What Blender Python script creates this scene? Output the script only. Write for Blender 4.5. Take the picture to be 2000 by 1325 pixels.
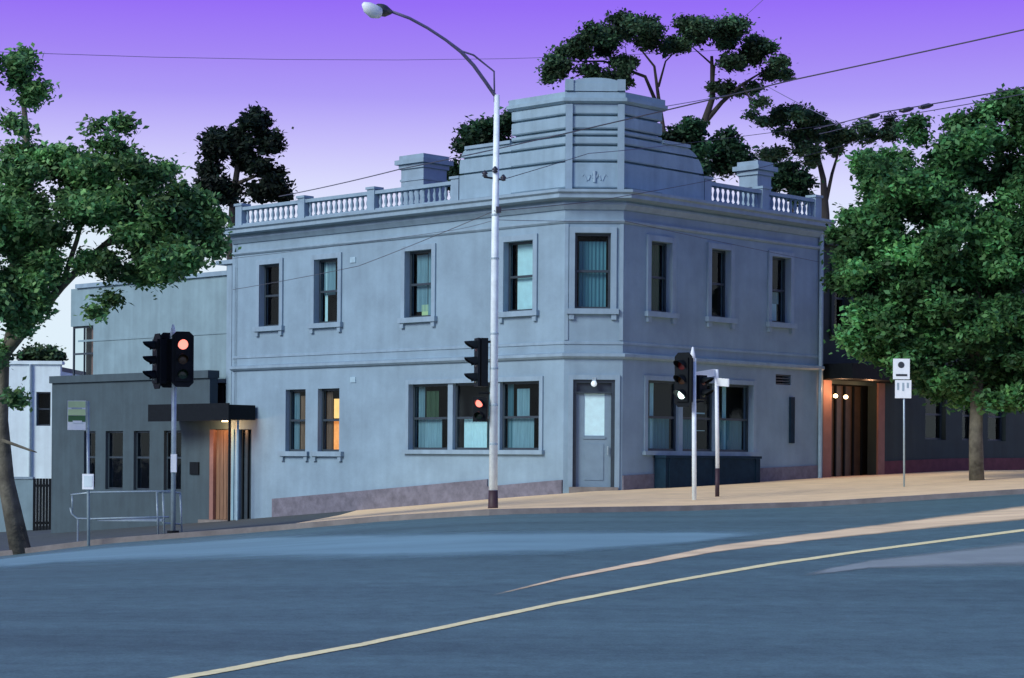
import bpy, bmesh, math, random
import numpy as np
from mathutils import Vector, Matrix
random.seed(7); rng = np.random.default_rng(7)
for o in list(bpy.data.objects): bpy.data.objects.remove(o)
SC = bpy.context.scene; COL = SC.collection
PI = math.pi

# ------------------------------------------------------------------ camera
F = 4035.0; R_ = math.radians(0.42); EYE = 1.6
cam = bpy.data.cameras.new('camera'); camo = bpy.data.objects.new('camera', cam); COL.objects.link(camo)
cam.sensor_fit = 'HORIZONTAL'; cam.sensor_width = 36; cam.lens = 36 * F / 2000
cam.shift_y = (897 - 662.5) / 2000; cam.clip_end = 5000; cam.clip_start = 0.5
camo.matrix_world = Matrix(((math.cos(R_), -math.sin(R_), 0, 0), (0, 0, -1, 0), (math.sin(R_), math.cos(R_), 0, EYE), (0, 0, 0, 1)))
SC.camera = camo

# ------------------------------------------------------------------ sky and sun
SKYN = 0.012
SUN_EL, SUN_AZ = math.radians(30), math.radians(228)      # azimuth measured clockwise from +Y
w = bpy.data.worlds.new("World"); SC.world = w; w.use_nodes = True
nt = w.node_tree; nt.nodes.clear()
wo = nt.nodes.new('ShaderNodeOutputWorld'); bg1 = nt.nodes.new('ShaderNodeBackground'); bg2 = nt.nodes.new('ShaderNodeBackground')
ad = nt.nodes.new('ShaderNodeAddShader'); sky = nt.nodes.new('ShaderNodeTexSky')
sky.sky_type = 'NISHITA'; sky.sun_disc = False; sky.sun_elevation = SUN_EL; sky.sun_rotation = SUN_AZ
bg1.inputs[1].default_value = 0.05; bg1.inputs[1].default_value = SKYN
nt.links.new(sky.outputs[0], bg1.inputs[0])
tc = nt.nodes.new('ShaderNodeTexCoord'); sx = nt.nodes.new('ShaderNodeSeparateXYZ'); mr = nt.nodes.new('ShaderNodeMapRange')
rp = nt.nodes.new('ShaderNodeValToRGB')
nt.links.new(tc.outputs['Generated'], sx.inputs[0]); nt.links.new(sx.outputs[2], mr.inputs[0])
mr.inputs[1].default_value = 0.0; mr.inputs[2].default_value = 1.0
nt.links.new(mr.outputs[0], rp.inputs[0])
def s2l(c): return tuple((x/255/12.92 if x/255 <= .04045 else ((x/255+.055)/1.055)**2.4) for x in c)
cr = rp.color_ramp
stops = [(0.0, (215, 236, 246)), (0.105, (220, 232, 247)), (0.130, (214, 214, 248)), (0.150, (194, 184, 246)), (0.172, (168, 146, 242)),
         (0.19, (158, 124, 240)), (0.215, (144, 94, 242)), (0.30, (122, 98, 228)), (0.55, (88, 122, 190)), (1.0, (62, 108, 152))]
while len(cr.elements) < len(stops): cr.elements.new(0.5)
for e, (p, c) in zip(cr.elements, stops): e.position = p; e.color = (*s2l(c), 1)
nt.links.new(rp.outputs[0], bg2.inputs[0]); bg2.inputs[1].default_value = 0.98
nt.links.new(bg1.outputs[0], ad.inputs[0]); nt.links.new(bg2.outputs[0], ad.inputs[1]); nt.links.new(ad.outputs[0], wo.inputs[0])
sl = bpy.data.lights.new('sun', 'SUN'); sl.energy = 2.9; sl.angle = math.radians(25); sl.color = (1.0, 0.98, 0.93)
so = bpy.data.objects.new('sun', sl); COL.objects.link(so)
sd = Vector((math.sin(SUN_AZ)*math.cos(SUN_EL), math.cos(SUN_AZ)*math.cos(SUN_EL), math.sin(SUN_EL)))
so.rotation_euler = sd.to_track_quat('Z', 'Y').to_euler(); so.location = (-20, 0, 30)
vs = SC.view_settings; vs.view_transform = 'Standard'; vs.look = 'None'; vs.gamma = 1; vs.exposure = 0.0; vs.use_curve_mapping = False

# ------------------------------------------------------------------ pixel <-> place
def ray(X, Y):
    dx, dy = X - 1000, 897 - Y
    return (dx*math.cos(R_) - dy*math.sin(R_), dx*math.sin(R_) + dy*math.cos(R_))
def at(X, Y, d):
    u, v = ray(X, Y); return Vector((u*d/F, d, EYE + v*d/F))

# ------------------------------------------------------------------ terrain
KX = [-60, -25, -16, -11.7, -9.36, -5.85, -2.9, -.43, 1.15, 4.18, 7.2, 12.3, 20, 60]
KY = [50, 48.5, 47.4, 47.2, 47.2, 47.2, 46.8, 46, 46.3, 47.5, 48.5, 49.5, 51, 60]
KZ = [-2.0, -1.5, -1.05, -.72, -.41, -.12, .17, .36, .395, .44, .535, .855, 1.15, 1.6]
BX = [-60, -25, -17.4, -8.7, -3, 2.3, 10, 16, 60]
BZ = [-2.4, -1.9, -1.35, -.48, .12, .70, 1.05, 1.3, 1.7]
def sstep(t): t = min(1, max(0, t)); return t*t*(3-2*t)
def ground(x, y):
    kz = float(np.interp(x, KX, KZ)); ky = float(np.interp(x, KX, KY)); bz = float(np.interp(x, BX, BZ)) - .12
    if y <= ky: return kz * sstep((y-16)/(ky-16))
    return kz + (bz-kz)*min(1, (y-ky)/15)
def path_z(x, y): return ground(x, y) + .12
def hit(X, Y):
    u, v = ray(X, Y); d = 6.0
    while d < 90:
        if EYE + v*d/F <= ground(u*d/F, d): break
        d += .05
    return Vector((u*d/F, d, ground(u*d/F, d)))

# ------------------------------------------------------------------ materials
def mat(name, col, rough=.7, var=.12, scale=6, bump=0.0, bscale=40, metal=0, emit=None, es=0, stretch=None, spec=.5, attr=None, streak=0):
    m = bpy.data.materials.new(name); m.use_nodes = True; n = m.node_tree.nodes; l = m.node_tree.links
    b = n['Principled BSDF']; b.inputs['Roughness'].default_value = rough; b.inputs['Metallic'].default_value = metal
    b.inputs['Specular IOR Level'].default_value = spec
    t = n.new('ShaderNodeTexCoord'); mp = n.new('ShaderNodeMapping'); l.new(t.outputs['Object'], mp.inputs[0])
    if stretch: mp.inputs['Scale'].default_value = stretch
    if var > 0:
        ns = n.new('ShaderNodeTexNoise'); ns.inputs['Scale'].default_value = scale; ns.inputs['Detail'].default_value = 6
        ns.inputs['Roughness'].default_value = .62
        l.new(mp.outputs[0], ns.inputs[0])
        r = n.new('ShaderNodeMapRange'); r.inputs[1].default_value = .3; r.inputs[2].default_value = .7
        r.inputs[3].default_value = 1-var; r.inputs[4].default_value = 1+var
        l.new(ns.outputs[0], r.inputs[0])
        val = r.outputs[0]
        if streak:
            m2 = n.new('ShaderNodeMapping'); m2.inputs['Scale'].default_value = (2.2, 2.2, .16); l.new(t.outputs['Object'], m2.inputs[0])
            n2 = n.new('ShaderNodeTexNoise'); n2.inputs['Scale'].default_value = 1.6; n2.inputs['Detail'].default_value = 5; l.new(m2.outputs[0], n2.inputs[0])
            r2 = n.new('ShaderNodeMapRange'); r2.inputs[1].default_value = .35; r2.inputs[2].default_value = .7
            r2.inputs[3].default_value = 1+streak*.4; r2.inputs[4].default_value = 1-streak
            l.new(n2.outputs[0], r2.inputs[0]); mm = n.new('ShaderNodeMath'); mm.operation = 'MULTIPLY'
            l.new(val, mm.inputs[0]); l.new(r2.outputs[0], mm.inputs[1]); val = mm.outputs[0]
        vm = n.new('ShaderNodeVectorMath'); vm.operation = 'SCALE'; vm.inputs[0].default_value = col
        l.new(val, vm.inputs['Scale'])
        src = vm.outputs[0]
        if attr:
            a = n.new('ShaderNodeAttribute'); a.attribute_name = attr
            v2 = n.new('ShaderNodeVectorMath'); v2.operation = 'MULTIPLY'; l.new(src, v2.inputs[0]); l.new(a.outputs['Color'], v2.inputs[1]); src = v2.outputs[0]
        l.new(src, b.inputs['Base Color'])
    else: b.inputs['Base Color'].default_value = (*col, 1)
    if bump:
        nb = n.new('ShaderNodeTexNoise'); nb.inputs['Scale'].default_value = bscale; nb.inputs['Detail'].default_value = 4; l.new(mp.outputs[0], nb.inputs[0])
        bp = n.new('ShaderNodeBump'); bp.inputs['Strength'].default_value = bump; bp.inputs['Distance'].default_value = .02
        l.new(nb.outputs[0], bp.inputs['Height']); l.new(bp.outputs[0], b.inputs['Normal'])
    if emit: b.inputs['Emission Color'].default_value = (*emit, 1); b.inputs['Emission Strength'].default_value = es
    return m
M = {}
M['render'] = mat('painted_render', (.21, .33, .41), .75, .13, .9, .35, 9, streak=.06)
M['trim'] = mat('trim_paint', (.225, .345, .425), .6, .09, 2, .15, 12, streak=.12)
M['tower'] = mat('tower_paint', (.225, .355, .435), .7, .12, 1.3, .25, 9, streak=.12)
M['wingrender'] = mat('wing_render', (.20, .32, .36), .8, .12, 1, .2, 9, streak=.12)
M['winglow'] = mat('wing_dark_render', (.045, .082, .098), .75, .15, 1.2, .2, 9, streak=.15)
M['annex'] = mat('annex_shade_render', (.022, .042, .040), .8, .15, 1.2, .2, 9, streak=.15)  # base colour darkened to carry the shade of the street tree
M['plinth'] = mat('plinth_stone', (.145, .15, .185), .85, .3, 3.5, .6, 14)
M['frame'] = mat('dark_sash', (.025, .045, .06), .45, .2, 5)
M['frame_pale'] = mat('pale_sash', (.30, .47, .55), .5, .12, 5)
M['black'] = mat('black_metal', (.008, .012, .015), .55, .2, 8, spec=.1)
M['lead'] = mat('roof_lead', (.07, .09, .11), .7, .2, 3)
M['blind_pale'] = mat('pale_blind', (.55, .85, .88), .7, .08, 5)
M['curtain'] = mat('grey_curtain', (.20, .36, .42), .85, .16, 5, stretch=(4, 4, .3))
M['curtain_blue'] = mat('blue_curtain', (.085, .24, .30), .85, .12, 4, stretch=(4, 4, .2))
M['curtain_green'] = mat('green_curtain', (.04, .09, .05), .85, .3, 7, stretch=(4, 4, .3))
M['inside'] = mat('blackout_dark', (.01, .012, .015), .9, 0)  # near-black sheet colour that keeps the window interiors dark
M['lit'] = mat('lit_blind', (.7, .35, .12), .8, .3, 5, emit=(1.0, .27, .04), es=.85)
M['litpale'] = mat('lit_blind_pale', (.8, .5, .2), .8, .2, 5, emit=(1.0, .50, .12), es=1.0)
M['amberdim'] = mat('dim_curtain', (.22, .14, .09), .85, .3, 8, stretch=(4, 4, .3))
M['asphalt'] = mat('asphalt', (.100, .188, .200), .62, .24, .3, .5, 60, spec=.35, stretch=(.22, 1.6, 1))
m_ = M['asphalt']; n_ = m_.node_tree.nodes; l_ = m_.node_tree.links; b_ = n_['Principled BSDF']
tc_ = n_.new('ShaderNodeTexCoord'); src_ = b_.inputs['Base Color'].links[0].from_socket
v_ = n_.new('ShaderNodeTexVoronoi'); v_.inputs['Scale'].default_value = 34; l_.new(tc_.outputs['Object'], v_.inputs[0])
g_ = n_.new('ShaderNodeTexNoise'); g_.inputs['Scale'].default_value = 3.1; g_.inputs['Detail'].default_value = 9; g_.inputs['Roughness'].default_value = .75; l_.new(tc_.outputs['Object'], g_.inputs[0])
a1 = n_.new('ShaderNodeMapRange'); a1.inputs[1].default_value = .3; a1.inputs[2].default_value = .72; a1.inputs[3].default_value = .72; a1.inputs[4].default_value = 1.26; l_.new(g_.outputs[0], a1.inputs[0])
a2 = n_.new('ShaderNodeMapRange'); a2.inputs[1].default_value = 0; a2.inputs[2].default_value = .7; a2.inputs[3].default_value = 1.15; a2.inputs[4].default_value = .82; l_.new(v_.outputs[0], a2.inputs[0])
mu = n_.new('ShaderNodeMath'); mu.operation = 'MULTIPLY'; l_.new(a1.outputs[0], mu.inputs[0]); l_.new(a2.outputs[0], mu.inputs[1])
vs_ = n_.new('ShaderNodeVectorMath'); vs_.operation = 'SCALE'; l_.new(src_, vs_.inputs[0]); l_.new(mu.outputs[0], vs_.inputs['Scale']); l_.new(vs_.outputs[0], b_.inputs['Base Color'])
M['gutter'] = mat('worn_concrete', (.19, .35, .40), .7, .13, .9, .4, 50, stretch=(.3, 1, 1))
M['path'] = mat('headlight_tint_pavement', (.92, .68, .38), .8, .12, 1.1, .4, 30)  # pavement colour carries the warm light of a headlight streak
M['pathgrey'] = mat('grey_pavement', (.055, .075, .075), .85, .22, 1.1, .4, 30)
M['kerb'] = mat('kerb_stone', (.19, .185, .17), .8, .25, 2.5, .4, 30)
M['streak_cream'] = mat('headlight_streak_paint', (1.0, .90, .46), .6, .14, 5, .3, 50)  # glow of a passing headlight put into a flat colour
M['streak_buff'] = mat('headlight_band_paint', (.95, .72, .42), .65, .25, 1.6, .3, 50, stretch=(.25, 1, 1))  # wider, warmer headlight glow put into a flat colour
M['palepatch'] = mat('pale_asphalt', (.27, .33, .32), .65, .15, .8, .5, 50)
M['bark'] = mat('bark', (.035, .034, .03), .9, .4, 4, .8, 20, stretch=(2, 2, .4))
M['barkpale'] = mat('mottled_bark', (.10, .10, .075), .9, .6, 3, .8, 20)
M['barkgrey'] = mat('grey_bark', (.13, .17, .17), .9, .4, 4, .8, 20)
def leafm(nm, c):
    m = mat(nm, c, .6, .35, .5, 0, attr='tone', spec=.3)
    n = m.node_tree.nodes; l = m.node_tree.links; b = n['Principled BSDF']; o = n['Material Output']
    t = n.new('ShaderNodeBsdfTranslucent'); l.new(b.inputs['Base Color'].links[0].from_socket, t.inputs[0]); mx = n.new('ShaderNodeMixShader'); mx.inputs[0].default_value = .3
    l.new(b.outputs[0], mx.inputs[1]); l.new(t.outputs[0], mx.inputs[2]); l.new(mx.outputs[0], o.inputs[0])
    return m
M['leaf_left'] = leafm('plane_leaf', (.11, .27, .10))
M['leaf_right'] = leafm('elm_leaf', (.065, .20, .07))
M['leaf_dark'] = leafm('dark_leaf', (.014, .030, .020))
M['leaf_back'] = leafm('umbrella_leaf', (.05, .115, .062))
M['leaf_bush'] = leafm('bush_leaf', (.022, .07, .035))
M['pole'] = mat('galvanised_pole', (.78, .92, .94), .45, .12, 6, .1, 30)
M['arm'] = mat('lamp_arm_paint', (.16, .15, .26), .5, .1, 6)
M['grime'] = mat('maroon_base', (.035, .018, .026), .6, .25, 6)
M['steel'] = mat('brushed_steel', (.34, .46, .50), .4, .15, 6, metal=.3)
M['white'] = mat('white_sign', (.78, .88, .90), .5, .06, 4)
M['signgreen'] = mat('sign_green', (.55, .76, .38), .5, .06, 4)
M['darkgreen'] = mat('sign_dark_green', (.03, .14, .04), .5, .06, 4)
M['signdark'] = mat('sign_dark', (.03, .04, .05), .5, .06, 4)
M['lensred'] = mat('lens_red_lit', (.8, .1, .08), .3, 0, emit=(1, .22, .17), es=2.2)
M['lensredoff'] = mat('lens_red_dark', (.10, .008, .008), .25, 0)
M['lensamber'] = mat('lens_amber_dark', (.05, .02, .004), .25, 0)
M['lensgreen'] = mat('lens_green_dark', (.004, .03, .014), .25, 0)
M['lenswhite'] = mat('lens_green_lit', (.7, .9, .8), .3, 0, emit=(.75, 1, .93), es=2.4)
M['timber'] = mat('warm_timber', (.19, .115, .065), .5, .3, 3, .2, 20, stretch=(6, 6, .4))
M['terracotta'] = mat('terracotta_render', (.24, .13, .105), .8, .12, 3)
M['taillight_red'] = mat('taillight_red_plinth', (.11, .035, .045), .85, .25, 3)  # red carries the glow of a taillight streak
M['doorglass'] = mat('entrance_door_glass', (.07, .05, .035), .35, .3, 3)
M['door'] = mat('door_paint', (.17, .27, .34), .5, .08, 3)
M['bulb'] = mat('bulb', (1, .8, .5), .3, 0, emit=(1, .72, .36), es=8)
M['globe'] = mat('globe_glass', (.75, .88, .92), .25, 0, emit=(.8, .95, 1), es=.35)
M['whitewall'] = mat('white_render', (.66, .84, .86), .75, .08, 1, .2, 9, streak=.08)
M['planter'] = mat('planter_box', (.008, .028, .05), .7, .25, 3, spec=.1)
M['insul'] = mat('insulator', (.02, .025, .04), .4, .1, 6)
M['hedge'] = leafm('hedge_leaf', (.05, .11, .05))
def glass(name, tint, rough=.04, f=1.0):
    m = bpy.data.materials.new(name); m.use_nodes = True; n = m.node_tree.nodes; l = m.node_tree.links; n.clear()
    o = n.new('ShaderNodeOutputMaterial'); tr = n.new('ShaderNodeBsdfTransparent'); tr.inputs[0].default_value = (*tint, 1)
    g = n.new('ShaderNodeBsdfGlossy'); g.inputs['Roughness'].default_value = rough; fr = n.new('ShaderNodeMapRange'); lw_ = n.new('ShaderNodeLayerWeight'); pw = n.new('ShaderNodeMath'); pw.operation = 'POWER'; pw.inputs[1].default_value = 4; l.new(lw_.outputs['Facing'], pw.inputs[0]); l.new(pw.outputs[0], fr.inputs[0]); fr.inputs[3].default_value = .010; fr.inputs[4].default_value = .95
    mx = n.new('ShaderNodeMixShader'); l.new(fr.outputs[0], mx.inputs[0]); l.new(tr.outputs[0], mx.inputs[1]); l.new(g.outputs[0], mx.inputs[2]); l.new(mx.outputs[0], o.inputs[0])
    t = n.new('ShaderNodeTexCoord'); ns = n.new('ShaderNodeTexNoise'); ns.inputs['Scale'].default_value = 1.2; l.new(t.outputs['Object'], ns.inputs[0])
    bp = n.new('ShaderNodeBump'); bp.inputs['Strength'].default_value = .15; bp.inputs['Distance'].default_value = .03; l.new(ns.outputs[0], bp.inputs['Height']); l.new(bp.outputs[0], g.inputs['Normal'])
    return m
M['glass'] = glass('window_glass', (.72, .82, .84))

# ------------------------------------------------------------------ object helpers
def tag(o, label=None, cat=None, group=None, kind=None):
    if label: o['label'] = label
    if cat: o['category'] = cat
    if group: o['group'] = group
    if kind: o['kind'] = kind
    return o
def thing(name, loc, label, cat, group=None):
    o = bpy.data.objects.new(name, None); COL.objects.link(o); o.location = loc; o.empty_display_size = .3
    return tag(o, label, cat, group)
def rootloc(p):
    v = Vector((0, 0, 0))
    while p is not None: v = v + Vector(p.location); p = p.parent
    return v
def obj(name, bm, m, parent=None, smooth=False, loc=None, **kw):
    """bm holds world coordinates; the mesh is stored relative to the parent's root (or to loc)"""
    off = rootloc(parent) if parent is not None else (Vector(loc) if loc is not None else Vector((0, 0, 0)))
    bmesh.ops.translate(bm, verts=bm.verts, vec=-off)
    bmesh.ops.recalc_face_normals(bm, faces=bm.faces)
    me = bpy.data.meshes.new(name); bm.to_mesh(me); bm.free()
    for mm in (m if isinstance(m, (list, tuple)) else [m]): me.materials.append(M[mm] if isinstance(mm, str) else mm)
    if smooth:
        for p in me.polygons: p.use_smooth = True
    o = bpy.data.objects.new(name, me); COL.objects.link(o)
    if parent is not None: o.parent = parent
    elif loc is not None: o.location = loc
    tag(o, **kw); return o
def B(): return bmesh.new()
def hexa(bm, P, mi=0):
    v = [bm.verts.new(p) for p in P]
    for f in ((0,3,2,1),(4,5,6,7),(0,1,5,4),(1,2,6,5),(2,3,7,6),(3,0,4,7)):
        bm.faces.new([v[i] for i in f]).material_index = mi
class Fr:
    def __init__(s, o, d, n): s.o = Vector((o[0], o[1], 0)); s.d = Vector((d[0], d[1], 0)).normalized(); s.n = Vector((n[0], n[1], 0)).normalized()
    def p(s, u, w, z): q = s.o + s.d*u + s.n*w; return Vector((q.x, q.y, z))
def fb(bm, fr, u0, u1, z0, z1, w0, w1):
    hexa(bm, [fr.p(u0,w0,z0), fr.p(u1,w0,z0), fr.p(u1,w1,z0), fr.p(u0,w1,z0), fr.p(u0,w0,z1), fr.p(u1,w0,z1), fr.p(u1,w1,z1), fr.p(u0,w1,z1)]); return bm
def quad(fr, u0, u1, z0, z1, w):
    bm = B(); bm.faces.new([bm.verts.new(fr.p(u, w, z)) for u, z in ((u0, z0), (u1, z0), (u1, z1), (u0, z1))]); return bm
def box(bm, c, s):
    x, y, z = c; a, b_, c_ = s[0]/2, s[1]/2, s[2]/2
    hexa(bm, [(x-a,y-b_,z-c_),(x+a,y-b_,z-c_),(x+a,y+b_,z-c_),(x-a,y+b_,z-c_),(x-a,y-b_,z+c_),(x+a,y-b_,z+c_),(x+a,y+b_,z+c_),(x-a,y+b_,z+c_)]); return bm
def tube(bm, pts, rad, n=8, cap=True):
    pts = [Vector(p) for p in pts]
    if not isinstance(rad, (list, tuple)): rad = [rad]*len(pts)
    rings = []; ref = None
    for i, p in enumerate(pts):
        t = (pts[min(i+1, len(pts)-1)] - pts[max(i-1, 0)]).normalized()
        if ref is None: ref = Vector((1,0,0)) if abs(t.x) < .8 else Vector((0,1,0))
        a = (ref - t*ref.dot(t)).normalized(); ref = a; b = t.cross(a)
        rings.append([bm.verts.new(p + (a*math.cos(2*PI*k/n) + b*math.sin(2*PI*k/n))*rad[i]) for k in range(n)])
    for r0, r1 in zip(rings, rings[1:]):
        for k in range(n): bm.faces.new((r0[k], r0[(k+1)%n], r1[(k+1)%n], r1[k]))
    if cap: bm.faces.new(rings[0][::-1]); bm.faces.new(rings[-1])
    return bm
def wall_holes(bm, fr, u0, u1, z0, z1, holes, th=.35, w=0.0):
    us = sorted({u0, u1, *[h[0] for h in holes], *[h[1] for h in holes]}); zs = sorted({z0, z1, *[h[2] for h in holes], *[h[3] for h in holes]})
    def solid(i, j):
        if i < 0 or j < 0 or i >= len(us)-1 or j >= len(zs)-1: return False
        cu, cz = (us[i]+us[i+1])/2, (zs[j]+zs[j+1])/2
        return not any(h[0] < cu < h[1] and h[2] < cz < h[3] for h in holes)
    def q(*P): bm.faces.new([bm.verts.new(p) for p in P])
    for i in range(len(us)-1):
        for j in range(len(zs)-1):
            if not solid(i, j): continue
            a, b, c, d = us[i], us[i+1], zs[j], zs[j+1]
            q(fr.p(a,w,c), fr.p(b,w,c), fr.p(b,w,d), fr.p(a,w,d)); q(fr.p(a,w-th,c), fr.p(b,w-th,c), fr.p(b,w-th,d), fr.p(a,w-th,d))
            if not solid(i-1, j): q(fr.p(a,w,c), fr.p(a,w-th,c), fr.p(a,w-th,d), fr.p(a,w,d))
            if not solid(i+1, j): q(fr.p(b,w,c), fr.p(b,w-th,c), fr.p(b,w-th,d), fr.p(b,w,d))
            if not solid(i, j-1): q(fr.p(a,w,c), fr.p(b,w,c), fr.p(b,w-th,c), fr.p(a,w-th,c))
            if not solid(i, j+1): q(fr.p(a,w,d), fr.p(b,w,d), fr.p(b,w-th,d), fr.p(a,w-th,d))
    bmesh.ops.remove_doubles(bm, verts=bm.verts, dist=1e-5)
    return bm
def sweep(bm, path, prof):
    """prof: closed list of (outward, z) swept along the plan path with mitred corners"""
    path = [Vector((p[0], p[1])) for p in path]; rings = []
    for i, p in enumerate(path):
        ns = []
        if i > 0: d = (p-path[i-1]).normalized(); ns.append(Vector((d.y, -d.x)))
        if i < len(path)-1: d = (path[i+1]-p).normalized(); ns.append(Vector((d.y, -d.x)))
        m = ns[0] if len(ns) == 1 else (ns[0]+ns[1])/(1+ns[0].dot(ns[1]))
        rings.append([bm.verts.new((p.x+m.x*w, p.y+m.y*w, z)) for w, z in prof])
    n = len(prof)
    for r0, r1 in zip(rings, rings[1:]):
        for k in range(n): bm.faces.new((r0[k], r0[(k+1)%n], r1[(k+1)%n], r1[k]))
    bm.faces.new(rings[0]); bm.faces.new(rings[-1][::-1])
    return bm
def rp(w0, w1, z0, z1): return [(w0, z0), (w1, z0), (w1, z1), (w0, z1)]
def lathe(bm, c, prof, n=12):
    rings = [[bm.verts.new((c[0]+r*math.cos(2*PI*k/n), c[1]+r*math.sin(2*PI*k/n), c[2]+z)) for k in range(n)] for r, z in prof]
    for r0, r1 in zip(rings, rings[1:]):
        for k in range(n): bm.faces.new((r0[k], r0[(k+1)%n], r1[(k+1)%n], r1[k]))
    bm.faces.new(rings[0][::-1]); bm.faces.new(rings[-1]); return bm

# ------------------------------------------------------------------ ground, road, footpath
def sheet(name, xs, ys, zf, m, kind='structure', **kw):
    bm = B(); V = [[bm.verts.new((x, y, zf(x, y))) for x in xs] for y in ys]
    for j in range(len(ys)-1):
        for i in range(len(xs)-1): bm.faces.new((V[j][i], V[j][i+1], V[j+1][i+1], V[j+1][i]))
    return obj(name, bm, m, smooth=True, kind=kind, **kw)
xs = [-1500, -500, -150, -80, -60] + [x*1.0 for x in range(-40, 41)] + [60, 80, 150, 500, 1500]
ys = [-300, -100, -30, 0] + [y*.8 for y in range(10, 110)] + [95, 110, 150, 300, 900, 3000]
sheet('road', xs, ys, ground, 'asphalt')
fxs = [-60, -40, -30] + [x*.5 for x in range(-50, 51)] + [30, 40, 60]
def kerby(x): return float(np.interp(x, KX, KY))
bm = B(); rows = []
fr_ = [0, .02, .05, .1, .15, .2, .3, .4, .55, .7, .85, 1]
for x in fxs:
    y0 = kerby(x)+.15; rows.append([bm.verts.new((x, y0+t*(110-y0), path_z(x, y0+t*(110-y0)))) for t in fr_])
# footpath: grey on the left, elsewhere widened and tinted buff for a headlight streak
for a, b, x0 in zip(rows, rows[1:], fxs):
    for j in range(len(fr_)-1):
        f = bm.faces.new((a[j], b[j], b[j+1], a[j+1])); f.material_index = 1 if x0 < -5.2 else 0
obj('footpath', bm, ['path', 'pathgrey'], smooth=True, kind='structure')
bm = B(); prev = None
for x in fxs:
    y0 = kerby(x); zg = ground(x, y0)
    r = [bm.verts.new(p) for p in ((x, y0, zg-.1), (x, y0+.02, zg+.123), (x, y0+.15, zg+.124), (x, y0+.152, zg-.1))]
    if prev:
        for k in range(3): bm.faces.new((prev[k], r[k], r[k+1], prev[k+1]))
    prev = r
obj('kerb', bm, 'kerb', kind='structure')
def worn_faded(m, lo, hi, scale=5.0, keep=1.0):
    """let the surface below show through by wear on real strips, by fading on light streaks, and at ragged edges"""
    m = M[m]; n = m.node_tree.nodes; l = m.node_tree.links; b = n['Principled BSDF']; o = n['Material Output']
    a = n.new('ShaderNodeAttribute'); a.attribute_name = 'edge'; t = n.new('ShaderNodeTexCoord'); z = n.new('ShaderNodeTexNoise')
    z.inputs['Scale'].default_value = scale; z.inputs['Detail'].default_value = 8; z.inputs['Roughness'].default_value = .7; l.new(t.outputs['Object'], z.inputs[0])
    s1 = n.new('ShaderNodeMath'); s1.operation = 'MULTIPLY_ADD'; s1.inputs[1].default_value = 1.5; l.new(a.outputs['Fac'], s1.inputs[0]); l.new(z.outputs[0], s1.inputs[2])
    r_ = n.new('ShaderNodeMapRange'); r_.inputs[1].default_value = lo; r_.inputs[2].default_value = hi; r_.inputs[4].default_value = keep; l.new(s1.outputs[0], r_.inputs[0])
    tr = n.new('ShaderNodeBsdfTransparent'); mx = n.new('ShaderNodeMixShader'); l.new(r_.outputs[0], mx.inputs[0]); l.new(tr.outputs[0], mx.inputs[1]); l.new(b.outputs[0], mx.inputs[2]); l.new(mx.outputs[0], o.inputs[0])
worn_faded('gutter', .55, 1.5, .8, .95); worn_faded('palepatch', .6, 1.6, .8); worn_faded('streak_cream', .55, 1.0, 6); worn_faded('streak_buff', .55, 1.35, 1.6)  # concrete and asphalt strips show wear; headlight streak colours fade out
def ribbon(name, top, bot, m, lift, n=60):
    """a surface strip lying on the road between two polylines"""
    def samp(pl, t):
        xs_ = [p[0] for p in pl]; X = xs_[0]+(xs_[-1]-xs_[0])*t; return X, float(np.interp(X, xs_, [p[1] for p in pl]))
    bm = B(); prev = None
    for i in range(n+1):
        t = i/n; a, b = hit(*samp(top, t)), hit(*samp(bot, t)); row = []
        for k in range(9):
            q = a.lerp(b, k/8); row.append(bm.verts.new((q.x, q.y, ground(q.x, q.y)+lift)))
        if prev:
            for k in range(8): bm.faces.new((prev[k], row[k], row[k+1], prev[k+1]))
        prev = row
    o = obj(name, bm, m, smooth=True, kind='structure'); at_ = o.data.attributes.new('edge', 'FLOAT', 'POINT')
    for i in range(n+1):
        t = i/n; e = min(1, t*8, (1-t)*8) if m in ('gutter', 'palepatch', 'streak_buff') else 1
        for k in range(9): at_.data[i*9+k].value = min(1, 3*min(k, 8-k)/8)*e
    return o
ribbon('parking_lane', [(-150, 1100), (0, 1092), (200, 1068), (500, 1046), (800, 1040), (1100, 1036), (1560, 1038)],
       [(-150, 1126), (0, 1118), (100, 1104), (500, 1099), (800, 1097), (1100, 1086), (1350, 1064), (1560, 1040)], 'gutter', .006)
ribbon('pale_road_patch', [(1560, 1122), (1700, 1094), (2150, 1036)], [(1560, 1130), (1700, 1112), (2150, 1112)], 'palepatch', .006)
ribbon('headlight_streak', [(250, 1342), (360, 1320), (700, 1258), (900, 1216), (1100, 1174), (1300, 1136), (1500, 1101), (1700, 1073), (2000, 1034), (2150, 1013), (2350, 990)],
       [(250, 1354), (360, 1330), (700, 1266), (900, 1223), (1100, 1181), (1300, 1142), (1500, 1107), (1700, 1078), (2000, 1039), (2150, 1018), (2350, 996)], 'streak_cream', .006)  # headlight trail painted as a thin strip on the road
ribbon('headlight_streak_band', [(960, 1163), (1100, 1128), (1200, 1107), (1400, 1066), (1600, 1040), (1800, 1014), (2000, 988), (2150, 972), (2350, 955)],
       [(960, 1166), (1100, 1134), (1200, 1115), (1400, 1080), (1600, 1056), (1800, 1036), (2000, 1018), (2150, 1000), (2350, 980)], 'streak_buff', .007)  # second headlight trail, painted as a broad warm strip

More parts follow.
